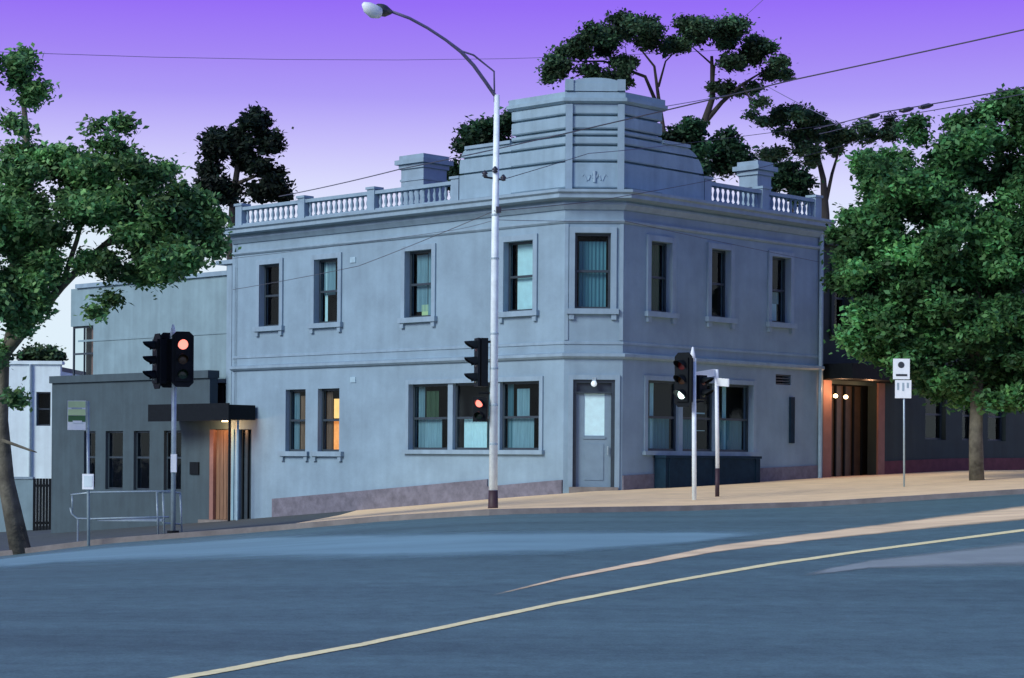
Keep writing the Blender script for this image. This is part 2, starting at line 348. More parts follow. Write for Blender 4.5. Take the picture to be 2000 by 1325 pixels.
# ------------------------------------------------------------------ main building
A = Vector((1.5, 60.5)); Bc = Vector((3.22, 60.5)); dL = Vector((-.7236, .6902)); dR = Vector((.690, .7238))
FL = Fr(A, dL, (-.6902, -.7236)); FC = Fr(A, (1, 0), (0, -1)); FR = Fr(Bc, dR, (.7238, -.690))
def on(fr, X, Y, w=0):
    """where the line of sight through a point of the facade meets it: (u, z)"""
    a, v = ray(X, Y); k = a/F; o = fr.o + fr.n*w
    u = (o.x - k*o.y)/(k*fr.d.y - fr.d.x); d = o.y + fr.d.y*u
    return u, EYE + v*d/F
def plan(tl, tr): return [A+dL*tl, A, Bc, Bc+dR*tr]
LL, LR = 15.3, 9.95
H = thing('corner_hotel', (2.3, 61, .7), 'two storey blue grey rendered corner hotel with stepped banded tower over its chamfered corner', 'building')

def uX(fr, X): return on(fr, X, 750)[0]
ZU0, ZU1 = 6.02, 8.12       # upper windows
def win(parent, fr, u0, u1, z0, z1, trim='trim', surround=True, sill=True, mull=0, rec=.18, w=0.0, frame='frame', split=.5, cur=None):
    """sash window standing in its opening: frame, two panes, what hangs inside, surround and sill"""
    bm = B(); f = .07
    wr = w-rec
    fb(bm, fr, u0, u0+f, z0, z1, wr-.06, wr); fb(bm, fr, u1-f, u1, z0, z1, wr-.06, wr)
    fb(bm, fr, u0+f, u1-f, z0, z0+f, wr-.06, wr); fb(bm, fr, u0+f, u1-f, z1-f, z1, wr-.06, wr)
    zm = z0+(z1-z0)*split
    fb(bm, fr, u0+f, u1-f, zm-.035, zm+.035, wr-.055, wr+.012)
    for k in range(mull): uu = u0+(u1-u0)*(k+1)/(mull+1); fb(bm, fr, uu-.025, uu+.025, z0+f, z1-f, wr-.05, wr+.008)
    wd = obj('window', bm, frame, parent)
    for a, b in ((z0+f, zm-.035), (zm+.035, z1-f)):
        obj('pane', quad(fr, u0+f, u1-f, a, b, wr-.03), 'glass', wd)
    if surround:
        bm = B(); s = .17
        fb(bm, fr, u0-s, u0-.002, z0, z1+s, w-.002, w+.06); fb(bm, fr, u1+.002, u1+s, z0, z1+s, w-.002, w+.06); fb(bm, fr, u0-.002, u1+.002, z1+.002, z1+s, w-.002, w+.056)
        obj('surround', bm, trim, wd)
    if sill:
        bm = B(); fb(bm, fr, u0-.24, u1+.24, z0-.16, z0-.002, w-.15, w+.14); fb(bm, fr, u0-.17, u0-.02, z0-.32, z0-.16, w-.001, w+.09); fb(bm, fr, u1+.02, u1+.17, z0-.32, z0-.16, w-.001, w+.09)
        obj('sill', bm, trim, wd)
    for c in (cur or []):          # (name, material, fu0, fu1, fz0, fz1, wavy)
        nm, m, a, b, e, g, wav = c
        U0, U1, Z0, Z1 = u0+f+(u1-u0-2*f)*a, u0+f+(u1-u0-2*f)*b, z0+(z1-z0)*e, z0+(z1-z0)*g
        bm = B(); n = 24 if wav else 1; top = []; bt = []
        for i in range(n+1):
            uu = U0+(U1-U0)*i/n; ww = wr-.16+(.014*math.sin(i*1.9) if wav else 0)
            top.append(bm.verts.new(fr.p(uu, ww, Z1))); bt.append(bm.verts.new(fr.p(uu, ww, Z0)))
        for i in range(n): bm.faces.new((bt[i], bt[i+1], top[i+1], top[i]))
        obj(nm, bm, m, wd)
    return wd

# openings ---------------------------------------------------------------
upL = [(507, 546), (614, 660), (791, 843), (984, 1041)]
upR = [(1268, 1309), (1386, 1424), (1504, 1541)]
oL = [(uX(FL, b), uX(FL, a), ZU0, ZU1) for a, b in upL]
oR = [(uX(FR, a), uX(FR, b), ZU0, ZU1) for a, b in upR]
gp = [(558, 597), (621, 663)]
gz = [(on(FL, 577, 884)[1], on(FL, 577, 762)[1]), (on(FL, 642, 880)[1], on(FL, 642, 758)[1])]
z_p0, z_p1 = sum(g[0] for g in gz)/2, sum(g[1] for g in gz)/2
oGP = [(uX(FL, b), uX(FL, a), z_p0, z_p1) for a, b in gp]
zt0, zt1 = on(FL, 920, 879)[1], on(FL, 920, 748)[1]
tri = (uX(FL, 1055), uX(FL, 800))
oT = (tri[0], tri[1], zt0, zt1)
zdL = (-.8, 2.55)
dark = (uX(FL, 492), LL-.02, *zdL)
bm = B(); wall_holes(bm, FL, 0, LL, -2.2, 9.2, oL+oGP+[oT, (dark[0], LL-.02, -1.0, 2.55)])
obj('wall', bm, 'render', H)
zr0, zr1 = on(FR, 1370, 882)[1], on(FR, 1370, 748)[1]
oTR = (uX(FR, 1264), uX(FR, 1470), zr0, zr1)
oV = (uX(FR, 1515), uX(FR, 1545), on(FR, 1530, 752)[1], on(FR, 1530, 732)[1])
bm = B(); wall_holes(bm, FR, 0, LR, -2.2, 9.2, oR+[oTR, oV]); obj('wall', bm, 'render', H)
dz0, dz1 = .72, on(FC, 1160, 742)[1]
du0, du1 = on(FC, 1119, 800)[0], on(FC, 1201, 800)[0]
cu0, cu1 = on(FC, 1123, 500)[0], on(FC, 1193, 500)[0]
bm = B(); wall_holes(bm, FC, 0, (Bc-A).length, -2.2, 9.2, [(du0, du1, -1.0, dz1), (cu0, cu1, ZU0, ZU1+.12)]); obj('wall', bm, 'render', H)
# back and side walls, roof
PL, PR = A+dL*LL, Bc+dR*LR
PLb = PL - Vector((FL.n.x, FL.n.y))*9; PRb = PR - Vector((FR.n.x, FR.n.y))*9
for p, q in ((PL, PLb), (PLb, PRb), (PRb, PR)):
    d = (q-p).normalized(); fr = Fr(p, d, (-d.y, d.x)); obj('wall', fb(B(), fr, 0, (q-p).length, -2.2, 9.2, -.15, .15), 'render', H)
bm = B(); ptop = [bm.verts.new((p.x, p.y, 9.22)) for p in (PL, A, Bc, PR, PRb, PLb)]; pb = [bm.verts.new((p.x, p.y, 9.1)) for p in (PL, A, Bc, PR, PRb, PLb)]
bm.faces.new(ptop); bm.faces.new(pb[::-1])
for k in range(6): bm.faces.new((ptop[k], pb[k], pb[(k+1)%6], ptop[(k+1)%6]))
obj('roof', bm, 'lead', H)
# dark floor between the storeys so that no daylight passes
bm = B(); q = [bm.verts.new((p.x, p.y, 5.0)) for p in (PL+Vector((.5, .6)), A+Vector((.2, .6)), Bc+Vector((-.2, .6)), PR+Vector((-.5, .4)), PRb, PLb)]; bm.faces.new(q); obj('floor_slab', bm, 'inside', H)
# mouldings --------------------------------------------------------------
full = plan(LL+.1, LR+.05)
obj('cornice', sweep(B(), full, [(-.3, 9.12), (.10, 9.12), (.13, 9.18), (.40, 9.22), (.46, 9.22), (.46, 9.33), (.54, 9.38), (.54, 9.46), (-.3, 9.50)]), 'trim', H)
obj('cornice_moulding', sweep(B(), full, [(-.003, 8.92), (.05, 8.92), (.16, 9.06), (.16, 9.118), (-.003, 9.118)]), 'trim', H)
obj('frieze_moulding', sweep(B(), full, [(-.003, 8.52), (.03, 8.52), (.075, 8.57), (.075, 8.62), (-.003, 8.62)]), 'trim', H)
obj('string_course', sweep(B(), full, [(-.003, 4.56), (.07, 4.56), (.14, 4.62), (.14, 4.70), (-.003, 4.74)]), 'trim', H)
obj('string_course', sweep(B(), full, [(-.003, 4.98), (.03, 4.98), (.03, 5.05), (-.003, 5.07)]), 'trim', H)
# plinth follows the ground
def plinth(fr, u0, u1, h, m='plinth', parent=H):
    bm = B(); n = 14
    for i in range(n):
        a, b = u0+(u1-u0)*i/n, u0+(u1-u0)*(i+1)/n; c = fr.p((a+b)/2, 0, 0); z = path_z(c.x, c.y)
        P0, P1 = fr.p(a, .05, 0), fr.p(b, .05, 0); za, zb = path_z(P0.x, P0.y)+h, path_z(P1.x, P1.y)+h
        hexa(bm, [fr.p(a, -.01, -2.2), fr.p(b, -.01, -2.2), fr.p(b, .055, -2.2), fr.p(a, .055, -2.2), fr.p(a, -.01, za), fr.p(b, -.01, zb), fr.p(b, .055, zb), fr.p(a, .055, za)])
    bmesh.ops.remove_doubles(bm, verts=bm.verts, dist=1e-4)
    return obj('plinth', bm, m, parent)
plinth(FL, uX(FL, 955), uX(FL, 535), .62); plinth(FL, .01, uX(FL, 955)-.01, .40); plinth(FR, .01, LR-.02, .42)
for fr, u0, u1, w_ in ((FL, .35, LL-.3, -.75), (FR, .35, LR-.3, -.75), (FC, .1, 1.6, -.7)):
    for z0, z1 in ((-1, 4.9), (5.1, 9.0)): obj('blackout_panel', quad(fr, u0, u1, z0, z1, w_), 'inside', H)  # added sheets that stop light leaks and darken the windows
# upper windows ------------------------------------------------------------
sty = [dict(cur=[('curtain', 'amberdim', .0, .3, 0, 1, True)]),
       dict(cur=[('curtain', 'curtain', .45, 1, .45, 1, True), ('curtain', 'blind_pale', .82, .95, .02, .98, False)]),
       dict(cur=[('curtain', 'curtain', .0, .42, .03, 1, True), ('curtain', 'curtain', .46, .9, .1, .95, True), ('cushion', 'signgreen', .42, .7, .04, .2, False)]),
       dict(cur=[('blind', 'blind_pale', .0, .86, .03, .97, False)])]
for o_, s in zip(oL, sty): win(H, FL, *o_, **s)
styR = [dict(cur=[('curtain', 'curtain_green', .1, .9, .02, 1, True)]), dict(), dict(cur=[('blind', 'blind_pale', .2, .8, .0, .30, False), ('curtain', 'curtain', .1, .9, .3, .48, True)])]
for o_, s in zip(oR, styR): win(H, FR, *o_, **s)
win(H, FC, cu0, cu1, ZU0, ZU1+.12, rec=.14, cur=[('curtain', 'curtain_blue', .06, .94, .02, .9, True)])
# paired ground windows
win(H, FL, *oGP[0], cur=[('curtain', 'amberdim', .1, .62, .02, .9, True), ('curtain', 'curtain', .7, 1, .02, .95, True)], surround=False)
w2 = win(H, FL, *oGP[1], cur=[('blind', 'lit', .0, .62, .03, .52, False), ('blind', 'litpale', .0, .62, .53, .84, False), ('curtain', 'amberdim', .68, 1, .02, .95, True)], surround=False)
w2['label'] = 'window lit orange from inside'
# triple windows
def triple(fr, o_, cuts, cur):
    u0, u1, z0, z1 = o_
    for i, (a, b) in enumerate(cuts):
        win(H, fr, u0+(u1-u0)*a, u0+(u1-u0)*b, z0, z1, surround=False, sill=False, mull=0, split=.48, cur=cur[i], rec=.16)
    for (a, b), (c, d) in zip(cuts, cuts[1:]):
        obj('mullion', fb(B(), fr, u0+(u1-u0)*b+.004, u0+(u1-u0)*c-.004, z0+.002, z1-.002, -.22, -.03), 'trim', H)
    bm = B(); s = .14
    fb(bm, fr, u0-s, u0-.002, z0, z1+s, -.002, .05); fb(bm, fr, u1+.002, u1+s, z0, z1+s, -.002, .05); fb(bm, fr, u0-.002, u1+.002, z1+.002, z1+s, -.002, .045)
    obj('surround', bm, 'trim', H)
    obj('sill', fb(B(), fr, u0-.2, u1+.2, z0-.13, z0-.002, -.14, .13), 'trim', H)
ct = lambda a, b, m='curtain_blue': ('curtain', m, a, b, .02, .98, True)
low = lambda a, b, m='curtain_blue': ('cafe_curtain', m, a, b, .02, .47, True)
triple(FL, oT, [(0, .30), (.345, .66), (.70, 1)], [[low(.3, .95, 'curtain'), ct(.85, 1), ('curtain', 'curtain', .42, .75, .47, .9, True)], [low(.3, .9, 'blind_pale'), ct(.05, .25)], [low(.3, .85, 'curtain'), ct(.8, .98, 'curtain'), ('curtain', 'curtain_green', .4, .75, .47, .9, True)]])
triple(FR, oTR, [(0, .30), (.335, .64), (.675, 1)], [[low(.0, .95), ct(.3, .42, 'blind_pale')], [low(.05, .5), ('shelf', 'blind_pale', .5, .95, .55, .57, False), ('shelf', 'blind_pale', .5, .95, .3, .31, False)], [low(.05, .95), ct(.3, .42, 'blind_pale')]])
# vent and slot on the right wall
bm = B()
for k in range(4): z = oV[2]+.03+(oV[3]-oV[2]-.06)*k/3; fb(bm, FR, oV[0], oV[1], z-.02, z+.02, -.12, -.04)
obj('vent', bm, 'frame', H)
su = uX(FR, 1545); obj('notice_case', fb(B(), FR, su-.1, su+.13, on(FR, 1545, 866)[1], on(FR, 1545, 776)[1], .001, .07), 'planter', H)
# door in the chamfer
bm = B(); fb(bm, FC, du0, du0+.1, .5, dz1, -.2, -.03); fb(bm, FC, du1-.1, du1, .5, dz1, -.2, -.03); fb(bm, FC, du0+.1, du1-.1, dz1-.09, dz1, -.2, -.03); zt = dz1-.35
fb(bm, FC, du0+.1, du1-.1, zt-.05, zt, -.2, -.035)
dr = obj('door', bm, 'frame', H)
bm = B(); gu0, gu1, gz0, gz1 = on(FC, 1141, 800)[0], on(FC, 1181, 800)[0], on(FC, 1160, 851)[1], on(FC, 1160, 766)[1]
wall_holes(bm, FC, du0+.105, du1-.105, .5, zt-.055, [(gu0, gu1, gz0, gz1)], th=.06, w=-.13)
leaf = obj('door_leaf', bm, 'door', dr)
obj('pane', fb(B(), FC, gu0, gu1, gz0, gz1, -.175, -.155), 'blind_pale', dr)
bm = B(); fb(bm, FC, gu0+.02, gu1-.02, 1.0, gz0-.25, -.128, -.11); fb(bm, FC, gu0-.03, gu1+.03, gz0-.1, gz0-.03, -.128, -.10); obj('door_panel', bm, 'door', dr)
obj('fanlight', fb(B(), FC, du0+.1, du1-.1, zt, dz1-.09, -.16, -.15), 'frame', dr)
lathe_c = FC.p(on(FC, 1160, 750)[0], .05, on(FC, 1160, 750)[1]-.09)
obj('handle', tube(B(), [FC.p(gu1+.1, -.06, 1.75), FC.p(gu1+.1, -.06, 2.0)], .02, 6), 'steel', dr)
bm = B(); s = .14
fb(bm, FC, du0-s, du0-.002, .5, dz1+s, -.002, .06); fb(bm, FC, du1+.002, du1+s, .5, dz1+s, -.002, .06); fb(bm, FC, du0-.002, du1+.002, dz1+.002, dz1+s, -.002, .055)
obj('surround', bm, 'trim', dr)
obj('doorstep', fb(B(), FC, du0-.1, du1+.1, .4, .80, -.3, .28), 'kerb', H)
lp = obj('door_lamp', lathe(B(), lathe_c, [(.02, 0), (.07, .03), (.09, .09), (.07, .15), (.03, .18)], 12), 'globe', H, smooth=True)
obj('back_plate', fb(B(), FC, on(FC, 1160, 750)[0]-.06, on(FC, 1160, 750)[0]+.06, dz1-.05, dz1+.07, .056, .08), 'steel', lp)
# dark hollow inside behind each storey
# stepped tower --------------------------------------------------------------
T1L, T1R, T2L, T2R = on(FL, 899, 300)[0], on(FR, 1374, 320)[0], on(FL, 1001, 200)[0], on(FR, 1292, 220)[0]
obj('tower_core', sweep(B(), plan(T2L, T2R), rp(-.49, -.13, 9.45, 11.0)), 'tower', H)
obj('tower_core', sweep(B(), plan(T2L-.03, T2R-.03), rp(-.5, -.13, 11.0, 12.2)), 'tower', H)
def courses(tl, tr, zz):
    for a, b in zip(zz, zz[1:]):
        obj('course', sweep(B(), plan(tl, tr), [(-.52, a+.055), (.0, a+.055), (.03, a+.09), (.03, b-.03), (0, b-.005), (-.52, b-.005)]), 'tower', H)
ZT1 = [9.50, 10.30, 10.78, 11.06]
courses(T2L, T2R, ZT1)
for fr, T2, T1, c_, t_ in ((FL, T2L, T1L, .30, .55), (FR, T2R, T1R, 1.0, .95)):
    def uz(z, T1=T1, c_=c_, t_=t_):
        k = (z-(11.07-t_))/t_; return T1 if k <= 0 else T1-c_+c_*math.sqrt(max(0, 1-k*k))
    def slab(z0, z1, wf, wb, nm, du=0):
        zz = [z0+(z1-z0)*k/8 for k in range(9)]; pts = [(T2+.002, z0)] + [(uz(z)-du, z) for z in zz] + [(T2+.002, z1)]
        bm = B(); f = [bm.verts.new(fr.p(u, wf, z)) for u, z in pts]; g = [bm.verts.new(fr.p(u, wb, z)) for u, z in pts]
        bm.faces.new(f); bm.faces.new(g[::-1])
        for k in range(len(pts)): bm.faces.new((f[k], f[(k+1)%len(pts)], g[(k+1)%len(pts)], g[k]))
        obj(nm, bm, 'tower', H)
    slab(9.46, 11.06, -.11, -.49, 'shoulder', .05)
    for a, b in zip(ZT1, ZT1[1:]): slab(a+.055, b-.005, .03, -.5, 'course')
courses(T2L, T2R, [11.06, 11.24, 11.66, 12.02])
for tl, tr in ((T1L, T1R),):
    obj('coping', sweep(B(), [A+dL*(T1L-.28), A+dL*(T2L+.01)], rp(-.6, .10, 11.062, 11.16)), 'trim', H)
    obj('coping', sweep(B(), [Bc+dR*(T2R+.01), Bc+dR*(T1R-.75)], rp(-.6, .10, 11.062, 11.16)), 'trim', H)
obj('tower_cornice', sweep(B(), plan(T2L+.1, T2R+.1), [(-.6, 12.02), (.05, 12.02), (.16, 12.08), (.16, 12.18), (.06, 12.2), (.06, 12.36), (-.6, 12.38)]), 'tower', H)
L_ = (Bc-A).length
obj('cresting', fb(B(), FC, .02, L_-.02, 12.38, 12.62, -.6, .09), 'tower', H)
bm = B(); n = 14; pr = [(-.5, .09)]
vt = [bm.verts.new(FC.p(L_/2+(L_/2-.12)*math.cos(PI*k/n), .07, 12.615+.16*math.sin(PI*k/n))) for k in range(n+1)]
vb = [bm.verts.new(FC.p(L_/2+(L_/2-.12)*math.cos(PI*k/n), -.45, 12.615+.16*math.sin(PI*k/n))) for k in range(n+1)]
bm.faces.new(vt); bm.faces.new(vb[::-1])
for k in range(n): bm.faces.new((vt[k], vt[k+1], vb[k+1], vb[k]))
bm.faces.new((vt[0], vb[0], vb[n], vt[n])); obj('pediment', bm, 'tower', H)
for a, b in ((.0, .20), (L_-.20, L_)):
    obj('pilaster', fb(B(), FC, a, b, 9.52, 12.0, .031, .10), 'trim', H)
    obj('pilaster_cap', fb(B(), FC, a-.02, b+.02, 12.39, 12.72, -.5, .13), 'trim', H)
# scroll relief on the lowest tower panel
bm = B(); c = L_/2
for s_ in (-1, 1):
    tube(bm, [FC.p(c+s_*(.05+.09*k*.5), .03, 9.85+.10*math.sin(k*1.3)) for k in range(8)], [.035-.003*k for k in range(8)], 6)
tube(bm, [FC.p(c, .03, 9.72), FC.p(c, .03, 10.05)], .05, 8)
obj('scroll_relief', bm, 'trim', H)
# corner quoins strip lines on the shaft
for fr, a, b in ((FC, .0, .11), (FC, L_-.11, L_)):
    obj('corner_strip', fb(B(), fr, a, b, 5.1, 8.5, .001, .03), 'trim', H)
# balustrades -----------------------------------------------------------------
bal_prof = [(.055, 0), (.055, .05), (.03, .07), (.062, .18), (.06, .24), (.032, .36), (.05, .42), (.05, .46)]
bb = lathe(B(), (0, 0, 0), bal_prof, 8); bme = bpy.data.meshes.new('baluster'); bb.to_mesh(bme); bb.free(); bme.materials.append(M['render'])
for p in bme.polygons: p.use_smooth = True
def balustrade(fr, piers, endpier=True, m='trim'):
    us = [p for p in piers]
    for i, u in enumerate(us):
        obj('pier', fb(B(), fr, u-.17, u+.17, 9.50, 10.22, -.32, .02), m, H)
        obj('pier_cap', fb(B(), fr, u-.21, u+.21, 10.222, 10.30, -.36, .06), m, H)
    for a, b in zip(us, us[1:]):
        a2, b2 = min(a, b)+.175, max(a, b)-.175
        obj('base_rail', fb(B(), fr, a2, b2, 9.50, 9.60, -.28, -.02), m, H)
        obj('top_rail', fb(B(), fr, a2, b2, 10.06, 10.17, -.29, -.01), m, H)
        n = max(2, int((b2-a2)/.245))
        for k in range(n):
            o = bpy.data.objects.new('baluster', bme); COL.objects.link(o); o.parent = H
            o.location = fr.p(a2+(b2-a2)*(k+.5)/n, -.15, 9.60) - Vector(H.location)
balustrade(FL, [LL-.18, uX(FL, 586), uX(FL, 722), T1L+.22])
balustrade(FR, [T1R+.22, uX(FR, 1492), LR-.2])
# chimneys
def chimney(X0, X1, Yt, Yb, d, nm='chimney'):
    p0, p1 = at(X0, Yt, d), at(X1, Yb, d); c = (p0+p1)/2; wx = p1.x-p0.x; fr = Fr((c.x, c.y), dL, (-.6902, -.7236)); hw = wx/2/(.72+.69)*1.0
    bm = B(); fb(bm, fr, -hw, hw, 9.2, p0.z-.45, -hw, hw); ch = obj('chimney', bm, 'trim', H)
    bm = B(); fb(bm, fr, -hw-.06, hw+.06, p0.z-.448, p0.z-.3, -hw-.06, hw+.06); fb(bm, fr, -hw-.16, hw+.16, p0.z-.298, p0.z-.15, -hw-.16, hw+.16); fb(bm, fr, -hw-.05, hw+.05, p0.z-.148, p0.z, -hw-.05, hw+.05)
    obj('chimney_cap', bm, 'trim', ch)
    obj('chimney_band', fb(B(), fr, -hw-.03, hw+.03, p0.z-.85, p0.z-.78, -hw-.03, hw+.03), 'trim', ch)
chimney(784, 872, 306, 370, 68.5); chimney(1444, 1506, 318, 360, 67.5)
# downpipe at the right end and small fittings
pp = FR.p(LR-.12, .08, 0); obj('downpipe', tube(B(), [(pp.x, pp.y, .9), (pp.x, pp.y, 9.05)], .06, 8), 'frame_pale', H)
for X, Y in ((690, 508), (690, 742)):
    u, z = on(FL, X, Y); obj('wall_vent', fb(B(), FL, u-.13, u+.13, z-.09, z+.09, -.001, .03), 'frame_pale', H)

# ------------------------------------------------------------------ left wing
W = thing('side_wing', (FL.p(21, 0, -.9)), 'side wing with dark rendered ground floor under a paler upper wall, left of the hotel', 'building')
wl0, wl1 = 16.65, 26.3
zw0, zw1 = -.15+.0, 2.5
wz = lambda X, Y: on(FL, X, Y)[1]
gw = [(uX(FL, b), uX(FL, a), wz(250, 957), wz(250, 842)) for a, b in ((165, 187), (207, 241), (262, 293), (321, 355))]
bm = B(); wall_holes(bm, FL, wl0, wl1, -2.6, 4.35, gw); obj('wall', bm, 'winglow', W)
for o_ in gw: win(W, FL, *o_, surround=False, sill=False, split=.55, rec=.12)
obj('blackout_panel', quad(FL, wl0+.1, wl1-.4, -2, 4.1, -.7), 'inside', W)  # added sheet, so no light shows through the wing windows
obj('parapet', fb(B(), FL, wl0-.02, wl1+.05, 4.352, 4.62, -.4, .10), 'winglow', W)
obj('blackout_panel', quad(FL, wl0+.1, wl1-.42, 4.4, 7.9, -1.24), 'inside', W)
obj('flat_roof', fb(B(), FL, wl0, wl1, 4.2, 4.33, -1.3, -.36), 'lead', W)
zt_w = 8.0
uw = (on(FL, 182, 680, -.9)[0], on(FL, 138, 680, -.9)[0], wz(160, 742), wz(160, 632))
bm = B(); wall_holes(bm, FL, wl0+.0, wl1-.4, 4.36, zt_w, [uw], w=-.9); obj('wall', bm, 'wingrender', W)
win(W, FL, *uw, surround=False, sill=False, w=-.9, mull=1, rec=.1, cur=[('curtain', 'terracotta', .15, .3, .0, 1, False)])
obj('roof', fb(B(), FL, wl0-.1, wl1-.3, zt_w+.002, zt_w+.16, -7, -.8), 'trim', W)
obj('wall', fb(B(), FL, wl1-.75, wl1-.4, -2.6, zt_w-.002, -7, -1.26), 'wingrender', W)
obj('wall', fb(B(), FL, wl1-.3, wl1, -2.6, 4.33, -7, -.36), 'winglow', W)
obj('wall', fb(B(), FL, wl0, wl1-.8, -2.6, zt_w-.002, -7, -6.7), 'wingrender', W)
obj('wall_groove', fb(B(), FL, wl0+.02, wl1-.42, 5.95, 6.02, -.899, -.87), 'wingrender', W)
# link between the wing and the hotel
obj('link_wall', fb(B(), FL, LL+.02, wl0-.02, 3.3, 7.6, -1.8, -1.5), 'wingrender', W)
obj('link_lintel', fb(B(), FL, LL+.02, wl0-.05, 7.45, 7.75, -1.49, -1.1), 'black', W)
obj('link_pier', fb(B(), FL, wl0-.3, wl0-.02, 3.3, 8.35, -1.45, -.7), 'trim', W)
lw = obj('window', fb(B(), FL, LL+.05, LL+.75, 4.4, 6.9, -1.49, -1.42), 'frame', W)
obj('pane', fb(B(), FL, LL+.12, LL+.68, 4.5, 6.8, -1.418, -1.41), 'glass', lw)
# roof turret seen between leaves
obj('roof_cap', fb(B(), FL, LL+.1, wl0+.5, 8.36, 8.5, -2.2, -.6), 'trim', W)
# porch: black canopy, timber door, dark glazed screen
E = thing('entrance_porch', FL.p(15.8, .5, -.5), 'black flat canopy with slim posts over a warm lit timber door left of the hotel', 'porch')
cz1, cz0 = 3.36, 2.86
obj('canopy', fb(B(), FL, 14.02, 18.4, cz0, cz1, .11, 1.25), 'black', E)
obj('canopy_fascia', fb(B(), FL, 13.97, 18.45, cz0-.04, cz1+.05, 1.252, 1.30), 'black', E)
obj('wall', fb(B(), FL, LL+.01, wl0-.01, cz0-.3, 3.28, -.4, .0), 'winglow', E)
obj('wall', fb(B(), FL, wl0-.22, wl0-.01, -1.6, cz0-.31, -.4, .0), 'terracotta', E)
db = -.60
d1 = obj('door', fb(B(), FL, LL+.1, wl0-.24, db, 2.54, -.2, -.12), 'timber', E)
for k in range(5):
    a = LL+.12+(wl0-.38-LL)*k/5; obj('board', fb(B(), FL, a, a+(wl0-.38-LL)/5-.03, db+.04, 2.5, -.118, -.10), 'timber', d1)
obj('door_frame', fb(B(), FL, LL-.04, LL+.09, db, 2.55, -.3, .04), 'curtain', E)
gs = obj('glazed_screen', fb(B(), FL, dark[0]+.02, LL-.05, db, 2.54, -.24, -.2), 'frame', E)
for k in range(3):
    a = dark[0]+.03+k*.3; obj('stile', fb(B(), FL, a, a+.05, db, 2.54, -.198, -.14), 'black', gs)
obj('threshold', fb(B(), FL, dark[0]-.2, wl0+.1, -1.4, db+.02, -.3, .4), 'kerb', E)
for u, w_, mm in ((14.35, .6, 'frame_pale'), (14.1, 1.15, 'black')):
    if 1:
        q = FL.p(u, w_, 0); obj('post', tube(B(), [(q.x, q.y, path_z(q.x, q.y)-.05), (q.x, q.y, cz0)], .045, 8), mm, E)
lo = obj('downlight', fb(B(), FL, 15.0, 15.15, cz0-.06, cz0-.002, .5, .65), 'bulb', E)
pl = bpy.data.lights.new('porch_light', 'POINT'); pl.energy = 70; pl.color = (1, .50, .22); pl.shadow_soft_size = .08
po = bpy.data.objects.new('porch_light', pl); COL.objects.link(po); po.parent = E; po.location = FL.p(15.6, .62, cz0-.22) - Vector(E.location)
u, z = on(FL, 381, 915); obj('intercom_panel', fb(B(), FL, u-.25, u+.25, z-.22, z+.22, .001, .05), 'black', E)

# ------------------------------------------------------------------ right annex
X_ = thing('rear_annex', FR.p(20, -.3, 1.2), 'two storey annex coloured dark for the shade of the tree at the right end of the hotel', 'building')
au = lambda X: on(FR, X, 750, -.35)[0]
ow = (au(1626), au(1656), ZU0, ZU1)
oe = (au(1622), au(1712), .2, on(FR, 1670, 752, -.35)[1])
oa = [(au(a), au(b), 2.4, 4.2) for a, b in ((1808, 1848), (1880, 1905), (1930, 1965))]
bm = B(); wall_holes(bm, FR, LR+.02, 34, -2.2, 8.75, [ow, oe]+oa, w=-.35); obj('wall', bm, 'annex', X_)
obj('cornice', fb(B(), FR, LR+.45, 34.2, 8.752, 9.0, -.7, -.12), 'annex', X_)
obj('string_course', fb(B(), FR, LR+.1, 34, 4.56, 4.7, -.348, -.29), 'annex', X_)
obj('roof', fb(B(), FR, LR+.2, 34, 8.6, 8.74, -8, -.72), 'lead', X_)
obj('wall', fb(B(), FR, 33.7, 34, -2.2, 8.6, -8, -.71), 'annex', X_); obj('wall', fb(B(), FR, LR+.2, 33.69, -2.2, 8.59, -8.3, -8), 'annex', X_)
win(X_, FR, *ow, w=-.35, trim='annex')
for o_ in oa: win(X_, FR, *o_, w=-.35, surround=False, sill=False, trim='annex')
plinth(Fr(FR.p(0, -.35, 0), FR.d, FR.n), LR+2.6+1.4, 34, .45, 'taillight_red', X_)  # base strip coloured red for a taillight streak
obj('blackout_panel', quad(FR, LR+.1, 33.5, 0, 8.5, -1.2), 'inside', X_)  # added sheet that blocks entrance light inside the annex
# lit entrance
az0 = oe[3]
obj('awning', fb(B(), FR, au(1598), au(1745), az0+.12, az0+.62, -.345, 1.0), 'black', X_)
dd = obj('entrance_doors', fb(B(), FR, oe[0]+.02, oe[1]-.02, .3, oe[3]-.02, -1.0, -.95), 'doorglass', X_)
n = 5
for k in range(n+1):
    a = oe[0]+.02+(oe[1]-oe[0]-.1)*k/n; obj('stile', fb(B(), FR, a, a+.07, .3, oe[3]-.03, -.948, -.88), 'black', dd)
for a, b in ((oe[0]-.5, oe[0]-.02), (oe[1]+.02, oe[1]+.42)):
    obj('entrance_jamb', fb(B(), FR, a, b, .3, oe[3]+.1, -.348, -.28), 'terracotta', X_)
for X, Y in ((1632, 774), (1652, 776)):
    u, z = on(FR, X, Y, -.15); p = FR.p(u, -.15, z)
    obj('lantern', lathe(B(), p-Vector((0, 0, .06)), [(.02, 0), (.07, .03), (.075, .09), (.03, .13)], 10), 'bulb', X_, smooth=True)
for X, e in ((1642, 48), (1700, 30)):
    u = on(FR, X, 780, .25)[0]; p2 = FR.p(u, .25, az0-.2)
    l2 = bpy.data.lights.new('entrance_light', 'POINT'); l2.energy = e; l2.color = (1, .5, .26); l2.shadow_soft_size = .08
    q = bpy.data.objects.new('entrance_light', l2); COL.objects.link(q); q.parent = X_; q.location = p2 - Vector(X_.location)

